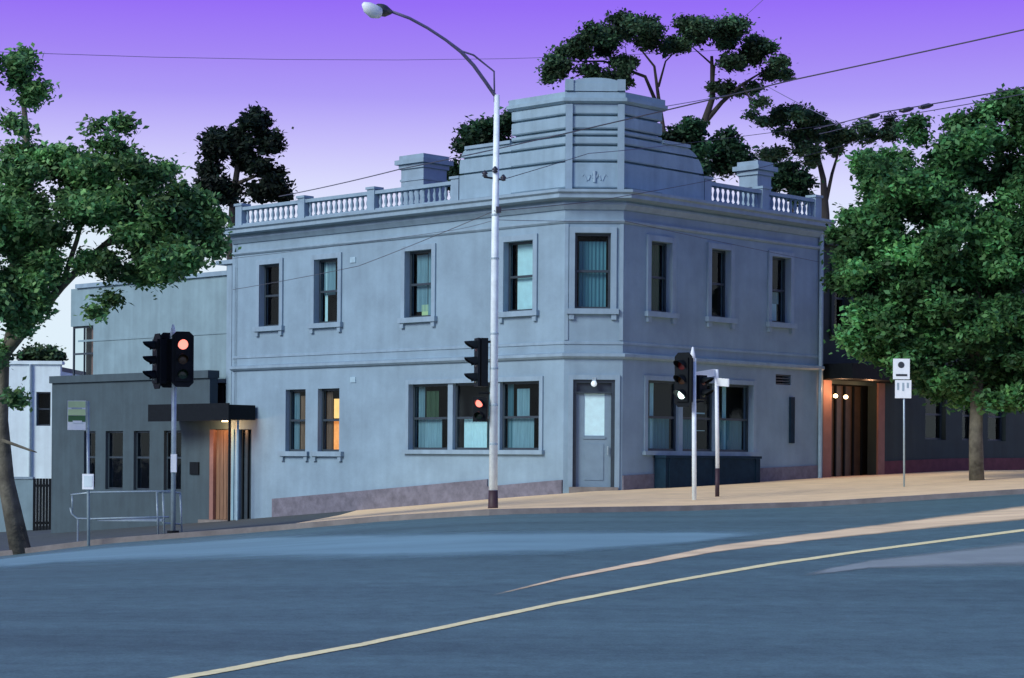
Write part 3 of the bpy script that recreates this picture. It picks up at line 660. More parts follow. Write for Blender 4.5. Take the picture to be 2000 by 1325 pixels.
# planter under the right triple window
pu0, pu1 = uX(FR, 1276), uX(FR, 1461); c = FR.p((pu0+pu1)/2, .3, 0); pz = path_z(c.x, c.y); ptz = on(FR, 1370, 888)[1]
PT = thing('planter_box', (c.x, c.y, pz), 'long dark navy planter box standing under the right hand triple window', 'planter')
bm = B(); fb(bm, FR, pu0, pu1, pz-.15, ptz-.12, .07, .5); obj('trough', bm, 'planter', PT)
bm = B(); fb(bm, FR, pu0-.03, pu1+.03, ptz-.118, ptz-.04, .06, .54); obj('rim', bm, 'planter', PT)
for k in range(3): u = pu0+.2+(pu1-pu0-.4)*k/2; obj('batten', fb(B(), FR, u-.05, u+.05, pz-.15, ptz-.13, .502, .53), 'planter', PT)

# ------------------------------------------------------------------ far left: white building and gate
q0, q1 = at(-260, 712, 96), at(118, 712, 96)
WB = thing('white_building', (q1.x-3, 96, -2), 'white rendered low building seen past the trunk of the left tree', 'building')
fw = Fr((q0.x, 96), (1, 0), (0, -1)); Lw = q1.x-q0.x; zc = at(60, 712, 96).z
a0, a1 = at(70, 832, 96), at(99, 766, 96)
bm = B(); wall_holes(bm, fw, 0, Lw, -3, zc, [(a0.x-q0.x, a1.x-q0.x, a0.z, a1.z)]); obj('wall', bm, 'whitewall', WB)
win(WB, fw, a0.x-q0.x, a1.x-q0.x, a0.z, a1.z, surround=False, sill=False)
obj('blackout_panel', quad(fw, .1, Lw-.4, -2.5, zc-.4, -.8), 'inside', WB)  # added sheet that makes the window opening dark
obj('coping', fb(B(), fw, -.1, Lw+.1, zc+.002, zc+.16, -.45, .1), 'whitewall', WB)
obj('roof', fb(B(), fw, 0, Lw, zc-.3, zc-.1, -8, -.36), 'lead', WB); obj('wall', fb(B(), fw, Lw-.3, Lw, -3, zc-.31, -8, -.36), 'whitewall', WB)
uu = at(60, 800, 96).x-q0.x; obj('downpipe', tube(B(), [fw.p(uu, .1, -2.5), fw.p(uu, .1, zc)], .06, 8), 'steel', WB)
g0, g1 = at(64, 1045, 86), at(101, 935, 86)
GT = thing('dark_gate', (g0.x, 86, -1.9), 'tall dark steel gate between the white building and the side wing', 'gate')
n = 6
for k in range(n):
    a = g0.x+(g1.x-g0.x)*k/n; bm = B(); box(bm, (a+.06, 86, (g1.z-2.2)/2), (.11, .05, g1.z+2.2)); obj('board', bm, 'black', GT)
bm = B(); box(bm, ((g0.x+g1.x)/2, 86.06, g1.z-.3), (g1.x-g0.x, .05, .1)); box(bm, ((g0.x+g1.x)/2, 86.06, -1.2), (g1.x-g0.x, .05, .1)); obj('rail', bm, 'black', GT)
f0 = at(-60, 935, 88); f1 = at(66, 935, 88)
FN = thing('garden_wall', (f1.x, 88, -2), 'pale grey rendered garden wall left of the dark gate', 'wall')
bm = B(); box(bm, ((f0.x+f1.x)/2, 88, (f0.z-2.6)/2), (f1.x-f0.x, .3, f0.z+2.6)); obj('wall', bm, 'wingrender', FN)
bm = B(); box(bm, ((f0.x+f1.x)/2, 88, f0.z+.05), (f1.x-f0.x, .4, .08)); obj('coping', bm, 'trim', FN)

# ------------------------------------------------------------------ foliage
def leaves(name, blobs, m, parent, leaf=.16, per=26, spread=.42, dens=1.0, flat=0.0, tonevar=.45, hollow=.55, **kw):
    """many small leaf faces gathered in clumps through the volume of several lobes; blobs: (centre, (rx,ry,rz), clumps)"""
    C_ = []; T_ = []
    for c, r, n in blobs:
        n = int(n*dens); k = max(3, int(n/15)); r = np.array(r)
        d = rng.normal(size=(k, 3)); d /= np.linalg.norm(d, axis=1)[:, None]
        sc = np.array(c) + d*(.35+.62*rng.random(k)**.7)[:, None]*r; sr = rng.uniform(.15, .34, k); st = np.clip(rng.normal(1, .34, k), .4, 1.8)
        pick = rng.integers(0, k, n); e = rng.normal(size=(n, 3)); e /= np.linalg.norm(e, axis=1)[:, None]
        C_.append(sc[pick] + e*((.5+.6*rng.random(n))*sr[pick])[:, None]*(r*.6+r.mean()*.4)*np.array([1, 1, .7])); T_.append(st[pick])
    T_ = np.concatenate(T_)
    C_ = np.vstack(C_); nc = len(C_)
    sz = rng.uniform(.6, 1.25, nc)*spread; tone = np.clip(rng.normal(1, tonevar*.5, nc), .4, 1.8)*T_
    P = np.repeat(C_, per, 0) + rng.normal(size=(nc*per, 3))*np.repeat(sz, per)[:, None]*np.array([.55, .55, .38])
    tn = np.repeat(tone, per)*rng.uniform(.75, 1.25, nc*per); N = len(P)
    nn = rng.normal(size=(N, 3)); nn[:, 2] = np.abs(nn[:, 2])+.5; nn[:, 1] -= .3; nn /= np.linalg.norm(nn, axis=1)[:, None]
    a = np.cross(nn, rng.normal(size=(N, 3))); a /= np.linalg.norm(a, axis=1)[:, None]; b = np.cross(nn, a)
    L = rng.uniform(.6, 1.3, N)[:, None]*leaf
    V = np.empty((N, 4, 3)); V[:, 0] = P-a*L*.62; V[:, 1] = P-b*L*.36+a*L*.05; V[:, 2] = P+a*L*.62+nn*L*-.15; V[:, 3] = P+b*L*.36+a*L*.05
    V = V.reshape(-1, 3) - np.array(rootloc(parent))
    me = bpy.data.meshes.new(name); me.vertices.add(N*4); me.vertices.foreach_set('co', V.astype(np.float32).ravel())
    me.loops.add(N*4); me.loops.foreach_set('vertex_index', np.arange(N*4, dtype=np.int32)); me.polygons.add(N)
    me.polygons.foreach_set('loop_start', np.arange(N, dtype=np.int32)*4); me.polygons.foreach_set('loop_total', np.full(N, 4, dtype=np.int32))
    me.update(); at_ = me.attributes.new('tone', 'FLOAT_COLOR', 'FACE')
    col = np.ones((N, 4), np.float32); col[:, 0] = tn*rng.uniform(.8, 1.35, N); col[:, 1] = tn; col[:, 2] = tn*rng.uniform(.8, 1.15, N)
    at_.data.foreach_set('color', col.ravel()); me.materials.append(M[m])
    o = bpy.data.objects.new(name, me); COL.objects.link(o); o.parent = parent; tag(o, **kw); return o
def pxblobs(L, d, dy=1.0, k=1.0):
    """lobes given by where they show and how wide and tall they are, at their own distance"""
    out = []
    for b in L:
        X, Y, rx, ry, n = b[:5]; dd = d + (b[5] if len(b) > 5 else 0); c = at(X, Y, dd); s = dd/F
        out.append((tuple(c), (rx*s, max(rx, ry)*s*dy, ry*s), n*k))
    return out
def tree(name, base, label, branches, blobs, lm, bark, cat='tree', trunkname='trunk', group=None, **kw):
    t = thing(name, base, label, cat, group)
    bm = B()
    for pts, rad in branches[:1]: tube(bm, pts, rad, 9)
    obj(trunkname, bm, bark, t, smooth=True)
    for pts, rad in branches[1:]: obj('branch', tube(B(), pts, rad, 6), bark, t, smooth=True)
    leaves('crown', blobs, lm, t, **kw)
    return t
def pb(L, d, r):
    pts = [at(x, y, d + (e[0] if e else 0)) for x, y, *e in L]; n = len(pts)
    rr = [r*(1-.75*i/(n-1)) for i in range(n)]; return (pts, rr)
# left plane tree
D = 45.5; gbase = at(12, 1066, D); gbase.z = path_z(gbase.x, D+1.9)
br = [([Vector((gbase.x-.1, D+1.9, gbase.z-.2)), at(12, 940, D+1.9), at(4, 820, D+1.5), at(8, 700, D+1.2), at(30, 610, D+1)], [.25, .19, .14, .12, .10]),
      pb([(8, 690), (60, 630), (120, 560), (190, 490), (260, 430)], D+.8, .15), pb([(30, 620), (30, 500), (60, 380), (50, 250), (40, 120)], D+1.2, .16),
      pb([(120, 560), (150, 470), (180, 360), (215, 250)], D+.5, .07), pb([(200, 480), (290, 450), (380, 410)], D+.5, .07), pb([(4, 860), (60, 880), (72, 884)], D+1.3, .045),
      pb([(60, 630), (90, 590), (110, 520), (60, 460)], D+.3, .06)]
bl = pxblobs([(60, 420, 110, 95, 250), (-60, 420, 110, 130, 120), (190, 380, 105, 70, 250), (300, 420, 90, 75, 230), (375, 415, 52, 60, 120), (420, 440, 22, 36, 30), (340, 500, 60, 40, 70), (110, 330, 90, 35, 90), (245, 330, 70, 35, 60),
              (-10, 140, 58, 50, 55), (45, 120, 28, 35, 22), (60, 180, 30, 22, 16), (70, 185, 20, 12, 8),
              (232, 235, 16, 26, 14), (205, 285, 40, 16, 14), (225, 330, 150, 22, 70), (180, 250, 15, 12, 5), (250, 300, 20, 20, 10), (330, 325, 18, 16, 9),
              (30, 590, 62, 60, 150), (60, 500, 70, 50, 90), (-30, 640, 60, 120, 110), (330, 520, 95, 38, 120), (215, 525, 60, 38, 75), (200, 590, 30, 24, 16), (405, 480, 28, 30, 16), (75, 540, 50, 38, 55), (300, 480, 60, 40, 60), (30, 780, 12, 30, 10), (40, 245, 36, 14, 12), (20, 290, 40, 20, 18)], D, 1.1)
tree('plane_tree', (gbase.x, D+1.9, gbase.z), 'large leafy green tree with mottled trunk at the left edge of the photo', br, bl, 'leaf_left', 'barkpale', leaf=.12, per=28, spread=.25, dens=1.55)
# right elm
D = 58; rbx = at(1908, 930, D); rz = path_z(rbx.x, D)
br = [([Vector((rbx.x, D, rz-.1)), at(1906, 850, D), at(1908, 760, D), at(1915, 640, D), at(1900, 500, D), at(1890, 380, D)], [.22, .19, .17, .15, .12, .06]),
      pb([(1908, 700), (1820, 600), (1740, 540), (1690, 480)], D, .11), pb([(1912, 640), (1990, 540), (2050, 430)], D, .12), pb([(1905, 560), (1820, 450), (1790, 340)], D, .08)]
bl = pxblobs([(1800, 360, 115, 95, 290), (1900, 300, 90, 85, 220), (1990, 300, 80, 100, 200), (2090, 400, 120, 180, 220), (1720, 430, 80, 85, 190), (1690, 520, 62, 80, 150), (1830, 500, 140, 100, 340),
              (1960, 480, 120, 130, 320), (1760, 600, 95, 75, 220), (1880, 620, 120, 75, 270), (1990, 640, 110, 75, 250), (1700, 340, 40, 40, 40), (1890, 235, 34, 28, 26), (1975, 215, 45, 25, 34), (1790, 262, 40, 26, 24),
              (1830, 690, 80, 28, 90), (1960, 710, 100, 32, 120), (2090, 650, 100, 120, 150), (1905, 760, 110, 30, 130), (1700, 640, 60, 45, 120), (1790, 700, 70, 40, 100), (1850, 740, 60, 30, 80), (2020, 740, 90, 50, 130), (2010, 770, 90, 40, 110), (2060, 250, 80, 60, 90), (1990, 215, 70, 30, 60), (1660, 470, 26, 40, 26), (1655, 560, 22, 40, 22), (1680, 620, 45, 45, 70), (1740, 690, 60, 35, 70)], D, 1.15)
tree('elm_tree', (rbx.x, D, rz), 'broad dense green street tree shading the annex at the right edge of the photo', br, bl, 'leaf_right', 'barkpale', leaf=.15, per=34, spread=.30, dens=1.25)
D = 66; b2 = at(2075, 930, D); b2.z = path_z(b2.x, D)
br = [([b2, at(2075, 760, D), at(2060, 600, D)], [.2, .16, .1]), pb([(2075, 780), (1990, 700), (1920, 660)], D, .1)]
bl = pxblobs([(1970, 620, 130, 110, 260), (2080, 720, 90, 110, 160), (1860, 690, 90, 60, 150), (1960, 750, 110, 50, 170), (1780, 640, 70, 60, 110)], D, .5)
tree('added_dark_tree', tuple(b2), 'added dark leafy tree filling in shade at the far right edge, behind the elm and before the annex', br, bl, 'leaf_bush', 'bark', leaf=.16, per=32, spread=.32, dens=1.3)  # added tree whose dark leaves fill in the deep shade under the elm
# small dark tree behind the balustrade, left
D = 88; b0 = at(455, 900, D); b0.z = -1.5
br = [([b0, at(452, 480, D), at(455, 390, D), at(465, 320, D), at(475, 250, D)], [.32, .2, .15, .12, .06]), pb([(455, 400), (420, 350), (405, 300)], D, .1), pb([(460, 360), (510, 340), (540, 370)], D, .1)]
bl = pxblobs([(490, 240, 32, 24, 40), (470, 280, 42, 36, 62), (415, 300, 26, 38, 50), (405, 355, 20, 32, 30), (430, 365, 34, 26, 34), (520, 275, 28, 18, 24), (490, 320, 40, 26, 42), (520, 370, 40, 22, 44), (545, 378, 22, 14, 18), (540, 345, 14, 14, 8)], D)
tree('dark_evergreen_tree', tuple(b0), 'small nearly black evergreen tree rising behind the left end of the balustrade', br, bl, 'leaf_dark', 'bark', leaf=.22, per=34, spread=.42, dens=1.5)
# flat topped tree behind the tower
D = 92; b0 = at(1345, 900, D); b0.z = 1
br = [([b0, at(1340, 420, D), at(1352, 290, D), at(1375, 240, D), at(1392, 190, D), at(1390, 110, D)], [.4, .3, .2, .17, .13, .07]),
      pb([(1372, 245), (1410, 200), (1450, 165), (1490, 140)], D, .13), pb([(1390, 190), (1395, 130), (1350, 90)], D, .09), pb([(1340, 400), (1300, 280), (1286, 190), (1278, 130), (1250, 95)], D, .13),
      pb([(1290, 220), (1260, 150), (1180, 120), (1120, 120)], D, .1), pb([(1450, 165), (1465, 195), (1490, 205)], D, .06), pb([(1286, 170), (1300, 120), (1330, 90)], D, .06), pb([(1225, 130), (1222, 95)], D, .05)]
bl = pxblobs([(1092, 130, 26, 22, 34), (1120, 108, 42, 24, 52), (1165, 80, 44, 22, 52), (1215, 58, 60, 18, 66), (1270, 66, 50, 16, 44), (1325, 68, 50, 18, 48), (1385, 66, 55, 20, 58), (1440, 62, 46, 22, 50), (1480, 90, 34, 26, 44),
              (1515, 130, 34, 22, 38), (1450, 120, 40, 18, 34), (1180, 138, 50, 13, 34), (1235, 128, 26, 14, 16), (1225, 150, 30, 12, 16), (1430, 172, 28, 12, 14), (1480, 165, 20, 8, 8), (1300, 92, 50, 8, 18), (1072, 150, 10, 12, 8), (1490, 200, 14, 7, 5), (1400, 180, 22, 7, 6)], D, 2.2)
tree('umbrella_tree', tuple(b0), 'tall flat topped tree with bare forking limbs behind the tower', br, bl, 'leaf_back', 'bark', leaf=.17, per=30, spread=.32, dens=2.4)
D = 96; b0 = at(1610, 900, D); b0.z = 1
br = [([b0, at(1612, 420, D), at(1608, 350, D), at(1596, 300, D), at(1570, 260, D)], [.35, .2, .14, .1, .05]), pb([(1612, 400), (1625, 340), (1640, 290), (1680, 265)], D, .1), pb([(1600, 320), (1560, 300), (1520, 300)], D, .06)]
bl = pxblobs([(1500, 224, 42, 12, 28), (1550, 232, 50, 18, 48), (1600, 248, 40, 22, 44), (1632, 275, 20, 18, 18), (1540, 265, 30, 10, 16), (1510, 305, 34, 14, 26), (1575, 305, 34, 12, 22), (1680, 262, 46, 14, 34), (1720, 262, 30, 18, 24), (1560, 290, 20, 10, 8), (1740, 245, 12, 14, 10)], D, 2.0)
tree('umbrella_tree', tuple(b0), 'lower flat topped tree behind the right hand balustrade', br, bl, 'leaf_back', 'bark', leaf=.17, per=30, spread=.32, dens=2.4)
D = 84
for nm, lb, base, L, lm in (
    ('bush_tree', 'rounded dark green tree tucked behind the right shoulder of the tower', (1350, 420), [(1335, 255, 26, 20, 30), (1325, 290, 32, 34, 46), (1360, 280, 24, 24, 26), (1415, 275, 18, 16, 16), (1395, 318, 62, 40, 110), (1440, 300, 25, 30, 34), (1340, 340, 50, 30, 70)], 'leaf_bush'),
    ('bush_tree', 'sloping dark tree showing behind the left shoulder of the tower', (960, 420), [(985, 240, 30, 26, 40), (945, 265, 34, 24, 44), (915, 290, 20, 16, 16), (960, 300, 40, 30, 50), (890, 330, 12, 24, 14), (888, 352, 14, 14, 12)], 'leaf_bush'),
    ('bush_tree', 'small round bush tree beside the right hand chimney', (1545, 430), [(1540, 345, 32, 26, 50), (1570, 365, 26, 20, 30), (1510, 360, 20, 14, 14)], 'leaf_bush'),
    ('bush_tree', 'grey green tree top above the white building', (80, 900), [(60, 694, 40, 16, 40), (100, 696, 22, 10, 18), (10, 690, 40, 20, 36)], 'hedge')):
    dd = 100 if lm == 'hedge' else D
    b0 = at(base[0], 1000, dd); b0.z = 0; top = at(base[0], L[0][1]+20, dd)
    tree(nm, tuple(b0), lb, [([b0, Vector((b0.x+.2, b0.y, (top.z)/2)), top], [.25, .18, .06])], pxblobs(L, dd), lm, 'bark', leaf=.2, per=34, spread=.4, dens=1.5)

# ------------------------------------------------------------------ street lamp
LB = at(963, 988, 47.4); LB.z = path_z(LB.x, 47.4)
SL = thing('street_lamp', LB, 'tall pale street lamp pole with curved arm reaching up to the left and dark base', 'street lamp')
top = at(966, 186, 47.4)
zb1 = at(963, 958, 47.4).z
obj('pole', tube(B(), [(LB.x, LB.y, zb1), (LB.x, LB.y, top.z-3), (LB.x+.02, LB.y, top.z)], [.098, .082, .062], 16), 'pole', SL, smooth=True)
obj('base', tube(B(), [(LB.x, LB.y, LB.z-.1), (LB.x, LB.y, LB.z+.05), (LB.x, LB.y, zb1)], [.125, .115, .108], 16), 'grime', SL, smooth=True)
for Y in (420, 505, 652, 720, 792, 868):
    z = at(963, Y, 47.4).z; obj('band', tube(B(), [(LB.x, LB.y, z-.02), (LB.x, LB.y, z+.02)], .101, 14), 'steel', SL)
ap = [(966, 186), (948, 160), (925, 128), (900, 101), (870, 78), (835, 55), (800, 36), (765, 23)]
obj('arm', tube(B(), [at(x, y, 47.4-.25*i) for i, (x, y) in enumerate(ap)], [.045]*4+[.035]*4, 8), 'arm', SL, smooth=True)
obj('brace', tube(B(), [at(898, 99, 46.6), at(925, 108, 47), at(965, 140, 47.4), at(966, 200, 47.4)], .022, 6), 'arm', SL, smooth=True)
hd = at(752, 22, 45.5); h1 = at(712, 10, 45.1)
lum = obj('lamp_head', tube(B(), [at(764, 24, 45.6), hd, at(745, 20, 45.4), at(738, 18, 45.3)], [.05, .13, .14, .12], 12), 'signdark', SL, smooth=True)
obj('lamp_bowl', tube(B(), [at(740, 25, 45.3), at(730, 23, 45.2), at(718, 15, 45.1), at(710, 8, 45.0)], [.13, .155, .13, .05], 12), 'white', lum, smooth=True)
hw = at(966, 345, 47.4)
obj('cross_arm', tube(B(), [at(945, 346, 47.4), at(985, 352, 47.4)], .025, 6), 'insul', SL)
for X, Y in ((947, 340), (967, 332), (983, 348)):
    p = at(X, Y, 47.3); obj('insulator', lathe(B(), p-Vector((0, 0, .07)), [(.02, 0), (.07, .02), (.04, .05), (.075, .08), (.04, .12), (.02, .15)], 10), 'insul', SL, smooth=True)
p = at(974, 410, 47.3); obj('wire_clamp', box(B(), p, (.12, .1, .14)), 'insul', SL)

# ------------------------------------------------------------------ traffic signals
def head(parent, c, yaw, lit=None, n=3, dz=.34, r=.13, board=True, name='signal_head', tw=.17):
    """c = centre of the head; yaw = direction the lenses face (0 = towards the viewer, + = turned to the left)"""
    d = Vector((-math.sin(yaw), -math.cos(yaw), 0)); rt = Vector((-d.y, d.x, 0)); fr = Fr((c.x, c.y), (rt.x, rt.y), (d.x, d.y))
    hh = dz*n/2
    bm = B()
    if board:
        bw, bh, ch = .25, hh+.13, .1
        out = [(-bw+ch, -bh), (bw-ch, -bh), (bw, -bh+ch), (bw, bh-ch), (bw-ch, bh), (-bw+ch, bh), (-bw, bh-ch), (-bw, -bh+ch)]
        f = [bm.verts.new(fr.p(a, .0, c.z+b)) for a, b in out]; g = [bm.verts.new(fr.p(a, -.03, c.z+b)) for a, b in out]
        bm.faces.new(f); bm.faces.new(g[::-1])
        for k in range(8): bm.faces.new((f[k], f[(k+1)%8], g[(k+1)%8], g[k]))
    fb(bm, fr, -tw, tw, c.z-hh, c.z+hh, -.19, -.031); fb(bm, fr, -tw, tw, c.z-hh, c.z+hh, .001, .05)
    h = obj(name, bm, 'black', parent)
    cols = ['lensredoff', 'lensamber', 'lensgreen'] if n == 3 else ['lensredoff', 'lensgreen']
    for i in range(n):
        zc = c.z + hh - dz*(i+.5); m = cols[i]
        if lit and lit[0] == i: m = lit[1]
        bm = B(); seg = 16; ctr = bm.verts.new(fr.p(0, .075, zc)); rim = [bm.verts.new(fr.p(r*.9*math.cos(2*PI*k/seg), .052, zc+r*.9*math.sin(2*PI*k/seg))) for k in range(seg)]
        for k in range(seg): bm.faces.new((ctr, rim[k], rim[(k+1)%seg]))
        obj('lens', bm, m, h, smooth=True)
        bm = B(); seg = 14; a0, a1 = math.radians(-25), math.radians(205); pr = []
        for k in range(seg+1):
            a = a0+(a1-a0)*k/seg; l = .08+.20*max(0, math.sin(a))**.5 if math.sin(a) > 0 else .08
            pr.append([bm.verts.new(fr.p(q*math.cos(a), ww, zc+q*math.sin(a)+sag)) for q, ww, sag in ((r, .05, 0), (r, .05+l, -.02), (r-.012, .05+l, -.02), (r-.012, .05, 0))])
        for p0, p1 in zip(pr, pr[1:]):
            for q in range(3): bm.faces.new((p0[q], p0[q+1], p1[q+1], p1[q]))
        obj('visor', bm, 'black', h)
    return h
# left signal
c0 = at(338, 1052, 47.8); c0.z = path_z(c0.x, 47.8)
S1 = thing('traffic_signal', c0, 'traffic signal with clustered black heads showing red on a grey pole by the steel rail', 'traffic light')
obj('pole', tube(B(), [c0-Vector((0, 0, .1)), (c0.x, c0.y, at(338, 655, 47.8).z)], .058, 12), 'steel', S1, smooth=True)
obj('pole_cap', tube(B(), [at(338, 662, 47.8), at(338, 648, 47.8), at(338, 634, 47.8)], [.07, .065, .02], 10), 'white', S1, smooth=True)
head(S1, at(357, 702, 47.6), math.radians(-12), lit=(0, 'lensred'))
head(S1, at(306, 706, 47.8), math.radians(62))
head(S1, at(330, 704, 48.1), math.radians(150))
obj('bracket', tube(B(), [at(300, 742, 47.9), at(360, 742, 47.9)], .025, 6), 'black', S1); obj('bracket', tube(B(), [at(300, 664, 47.9), at(360, 664, 47.9)], .025, 6), 'black', S1)
z1 = at(338, 905, 47.8).z; obj('push_button_box', box(B(), (c0.x+.02, c0.y-.09, z1), (.13, .1, .42)), 'white', S1)
obj('base_flange', tube(B(), [c0-Vector((0, 0, .05)), c0+Vector((0, 0, .06))], .14, 12), 'black', S1)
# signal on the lamp pole
SP = thing('traffic_signal', at(940, 760, 47.4), 'side facing black traffic signal clamped to the street lamp pole', 'traffic light')
head(SP, at(934, 708, 47.4), math.radians(72), board=False, dz=.37, tw=.16)
hp = head(SP, at(937, 800, 47.3), math.radians(10), n=2, dz=.28, r=.10, board=False, lit=(0, 'lensred'), name='pedestrian_head', tw=.15)
obj('bracket', tube(B(), [at(936, 668, 47.4), at(962, 668, 47.4)], .03, 6), 'black', SP); obj('bracket', tube(B(), [at(936, 768, 47.4), at(962, 768, 47.4)], .03, 6), 'black', SP)
# right signal
c0 = at(1356, 975, 51); c0.z = path_z(c0.x, 51)
S3 = thing('traffic_signal', c0, 'traffic signal with lit lowest lens standing before the right hand triple window', 'traffic light')
obj('pole', tube(B(), [c0-Vector((0, 0, .1)), (c0.x-.03, c0.y, at(1353, 700, 51).z)], .056, 12), 'pole', S3, smooth=True)
obj('pole_cap', tube(B(), [at(1353, 706, 51), at(1353, 694, 51), at(1353, 678, 51)], [.075, .065, .02], 10), 'white', S3, smooth=True)
head(S3, at(1334, 742, 50.8), math.radians(38), lit=(2, 'lenswhite'), dz=.36)
h3 = head(S3, at(1371, 757, 51.1), math.radians(-50), n=2, dz=.3, r=.11, board=False, name='pedestrian_head', tw=.15)
obj('bracket', tube(B(), [at(1330, 712, 51), at(1356, 712, 51)], .025, 6), 'black', S3); obj('bracket', tube(B(), [at(1340, 785, 51), at(1375, 785, 51)], .025, 6), 'black', S3)
# street name sign
c0 = at(1401, 948, 53); c0.z = path_z(c0.x, 53)
SN = thing('street_name_sign', c0, 'white street name post with a long left blade and a short right blade', 'street sign')
obj('post', tube(B(), [(c0.x, c0.y, at(1400, 915, 53).z), (c0.x-.04, c0.y, at(1396, 722, 53).z)], .05, 10), 'white', SN, smooth=True)
obj('post_base', tube(B(), [c0-Vector((0, 0, .1)), (c0.x, c0.y, at(1400, 915, 53).z-.002)], .055, 10), 'grime', SN, smooth=True)
a, b = at(1396, 728, 53), at(1358, 734, 52)
bm = B(); nrm = Vector((b.y-a.y, a.x-b.x, 0)).normalized()*.015
hexa(bm, [a-nrm-Vector((0,0,.09)), b-nrm-Vector((0,0,.09)), b+nrm-Vector((0,0,.09)), a+nrm-Vector((0,0,.09)), a-nrm+Vector((0,0,.09)), b-nrm+Vector((0,0,.09)), b+nrm+Vector((0,0,.09)), a+nrm+Vector((0,0,.09))]); obj('sign_blade', bm, 'white', SN)
a, b = at(1399, 746, 53), at(1423, 748, 52.2); bm = B(); nrm = Vector((b.y-a.y, a.x-b.x, 0)).normalized()*.015
hexa(bm, [a-nrm-Vector((0,0,.10)), b-nrm-Vector((0,0,.10)), b+nrm-Vector((0,0,.10)), a+nrm-Vector((0,0,.10)), a-nrm+Vector((0,0,.10)), b-nrm+Vector((0,0,.10)), b+nrm+Vector((0,0,.10)), a+nrm+Vector((0,0,.10))]); obj('sign_blade', bm, 'white', SN)
# parking sign
c0 = at(1766, 950, 55); c0.z = path_z(c0.x, 55)
PS = thing('parking_sign', c0, 'white parking sign with two plates on a thin post before the annex', 'street sign')
obj('post', tube(B(), [c0-Vector((0, 0, .1)), (c0.x-.03, c0.y, at(1763, 705, 55).z)], .026, 8), 'steel', PS, smooth=True)
def plate(parent, X0, X1, Y0, Y1, d, m, name='plate', th=.012):
    a, b = at(X0, Y1, d), at(X1, Y0, d); return obj(name, box(B(), ((a.x+b.x)/2, d, (a.z+b.z)/2), (b.x-a.x, th, b.z-a.z)), m, parent)
plate(PS, 1744, 1777, 701, 741, 54.95, 'white'); p2 = plate(PS, 1748, 1780, 743, 778, 54.95, 'white')
bm = B(); c = at(1760, 713, 54.94); tube(bm, [c, c-Vector((0, .006, 0))], .085, 16); obj('symbol', bm, 'signdark', PS)
plate(PS, 1750, 1772, 731, 735, 54.94, 'signdark', 'symbol', .006)
for x0, x1, y0, y1 in ((1752, 1756, 748, 762), (1762, 1766, 748, 764), (1771, 1775, 748, 758)): plate(PS, x0, x1, y0, y1, 54.94, 'steel', 'lettering', .006)
# bus stop sign
c0 = at(173, 1062, 46.9); c0.z = path_z(c0.x, 47.5)-.02
BS = thing('bus_stop_sign', c0, 'pale green and white bus stop flag on a thin pole with a small timetable box', 'bus stop sign')
obj('pole', tube(B(), [c0-Vector((0, 0, .1)), (c0.x-.04, c0.y, at(168, 784, 46.9).z)], .035, 8), 'steel', BS, smooth=True)
fl = plate(BS, 132, 168, 783, 840, 46.92, 'white', 'flag', .03)
plate(BS, 133, 167, 784, 796, 46.895, 'signgreen', 'flag_panel', .008); plate(BS, 133, 167, 800, 811, 46.895, 'signgreen', 'flag_panel', .008)
plate(BS, 133, 167, 812, 824, 46.895, 'darkgreen', 'flag_panel', .008); plate(BS, 140, 160, 797, 799, 46.89, 'steel', 'lettering', .004); plate(BS, 142, 160, 822, 827, 46.885, 'white', 'lettering', .008)
tb = plate(BS, 161, 183, 926, 956, 46.84, 'white', 'timetable_box', .07); plate(BS, 164, 180, 930, 951, 46.80, 'whitewall', 'timetable', .006)
# steel rail / bench frame
d = 48.2; c0 = at(250, 1050, d); c0.z = path_z(c0.x, d)
BR = thing('steel_barrier', c0, 'tubular steel pedestrian barrier rail behind the bus stop pole', 'barrier')
gz_ = lambda X: path_z(at(X, 1050, d).x, d)
def tb_(name, L, r=.022, m='steel'): return obj(name, tube(B(), [at(x, y, d+(e[0] if e else 0)) for x, y, *e in L], r, 8), m, BR, smooth=True)
tb_('top_rail', [(138, 967), (180, 962), (300, 960), (336, 960)]); tb_('lower_rail', [(137, 992), (140, 1004), (150, 1013), (180, 1014), (240, 1012), (330, 1010)])
for X in (306, 318, 352):
    p = at(X, 962, d+(0 if X < 350 else .5)); q = at(X+3, 1040, d+(0 if X < 350 else .5)); q.z = path_z(q.x, q.y)-.05; obj('leg', tube(B(), [p, q], .022, 8), 'steel', BR, smooth=True)
tb_('end_rail', [(306, 962), (330, 962, .25), (352, 963, .5)]); tb_('end_rail', [(318, 1022), (352, 1024, .5)], .02)
obj('seat_plate', fb(B(), Fr((at(190, 1016, d).x, d+.22), (1, 0), (0, -1)), 0, 1.5, at(190, 1018, d).z, at(190, 1014, d).z, -.2, .2), 'steel', BR)
q = at(141, 985, d); tb_('leg', [(141, 965), (141, 1000)], .018)
p = at(152, 1013, d+.3); obj('leg', tube(B(), [p, Vector((p.x, p.y, path_z(p.x, p.y)-.05))], .022, 8), 'steel', BR)

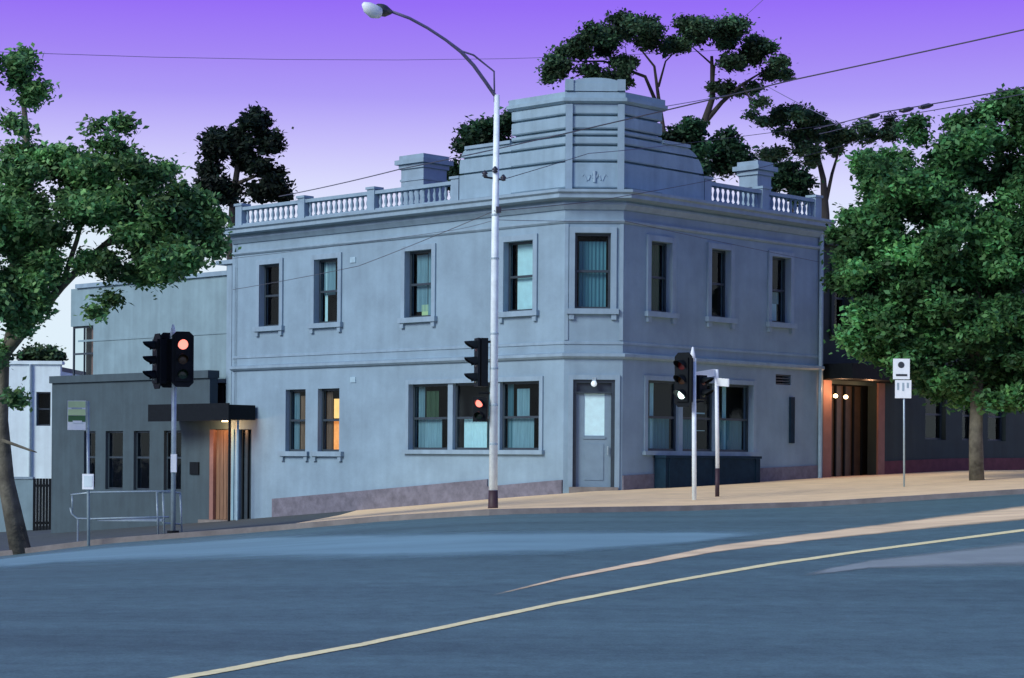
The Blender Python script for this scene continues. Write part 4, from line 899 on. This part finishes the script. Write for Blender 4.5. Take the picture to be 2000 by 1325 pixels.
# ------------------------------------------------------------------ overhead wires
def wire(L, r, label, m='insul', extra=()):
    pts = [at(x, y, d) for x, y, d in L]; full = []
    for a, b in zip(pts, pts[1:]):
        for k in range(8):
            t = k/8; q = a.lerp(b, t); q.z -= .0009*(b-a).length**2*4*t*(1-t)*.2; full.append(q)
    full.append(pts[-1]); c = full[0]
    o = obj('overhead_wire', tube(B(), full, r, 5), m, loc=tuple(c), label=label, cat='wire', group='overhead wires'); return o
wire([(-300, 88, 90), (1500, 92, 135)], .014, 'highest level wire running across the upper left sky', 'arm')
wire([(545, 384, 70), (780, 331, 58), (1100, 262, 50), (1550, 156, 44), (2100, 36, 40), (3600, -350, 32)], .016, 'thick wire rising to the right across the tower to the upper right corner')
wire([(1300, 208, 60), (1500, 170, 70), (1640, 242, 60)], .012, 'thin slack wire between the flat topped trees', 'arm')
wire([(1590, 252, 60), (1720, 220, 52), (2100, 150, 40), (3600, -170, 28)], .014, 'upper of the twin wires above the right tree')
wire([(1600, 262, 60), (1720, 232, 52), (2100, 164, 40), (3600, -150, 28)], .010, 'lower of the twin wires above the right tree')
wire([(1420, 70, 110), (1450, 36, 95), (1520, -30, 80)], .012, 'short wire slanting out of the top edge above the flat topped tree', 'arm')
wire([(455, 566, 68), (700, 520, 58), (966, 412, 47.3)], .009, 'thin service wire from the lamp pole down across the left facade')
wire([(974, 412, 47.3), (1150, 395, 52), (1400, 350, 60), (1700, 270, 66)], .009, 'thin service wire from the lamp pole to the right past the tower')
wire([(985, 350, 47.3), (1150, 300, 52), (1300, 285, 60), (1650, 240, 66)], .009, 'wire from the lamp pole cross arm across the tower bands')
wire([(456, 505, 69), (870, 452, 60), (966, 430, 47.5)], .007, 'faint upper cable across the left facade to the lamp pole')
wire([(974, 430, 47.5), (1220, 432, 56), (1600, 512, 64)], .007, 'faint cable across the right facade above the upper windows')
for X, Y, d in ((1705, 223, 53), (1770, 211, 50.6), (1808, 204, 49)):
    p = at(X, Y+4, d); o = obj('wire_insulator', tube(B(), [p+Vector((-.18, 0, -.035)), p+Vector((-.08, 0, -.02)), p+Vector((.08, 0, .02)), p+Vector((.18, 0, .035))], [.02, .06, .06, .02], 8), 'insul', loc=tuple(p),
        label={1705: 'leftmost dark insulator on the twin wires', 1770: 'middle dark insulator on the twin wires', 1808: 'rightmost dark insulator on the twin wires'}[X], cat='insulator', group='insulators on the twin wires')
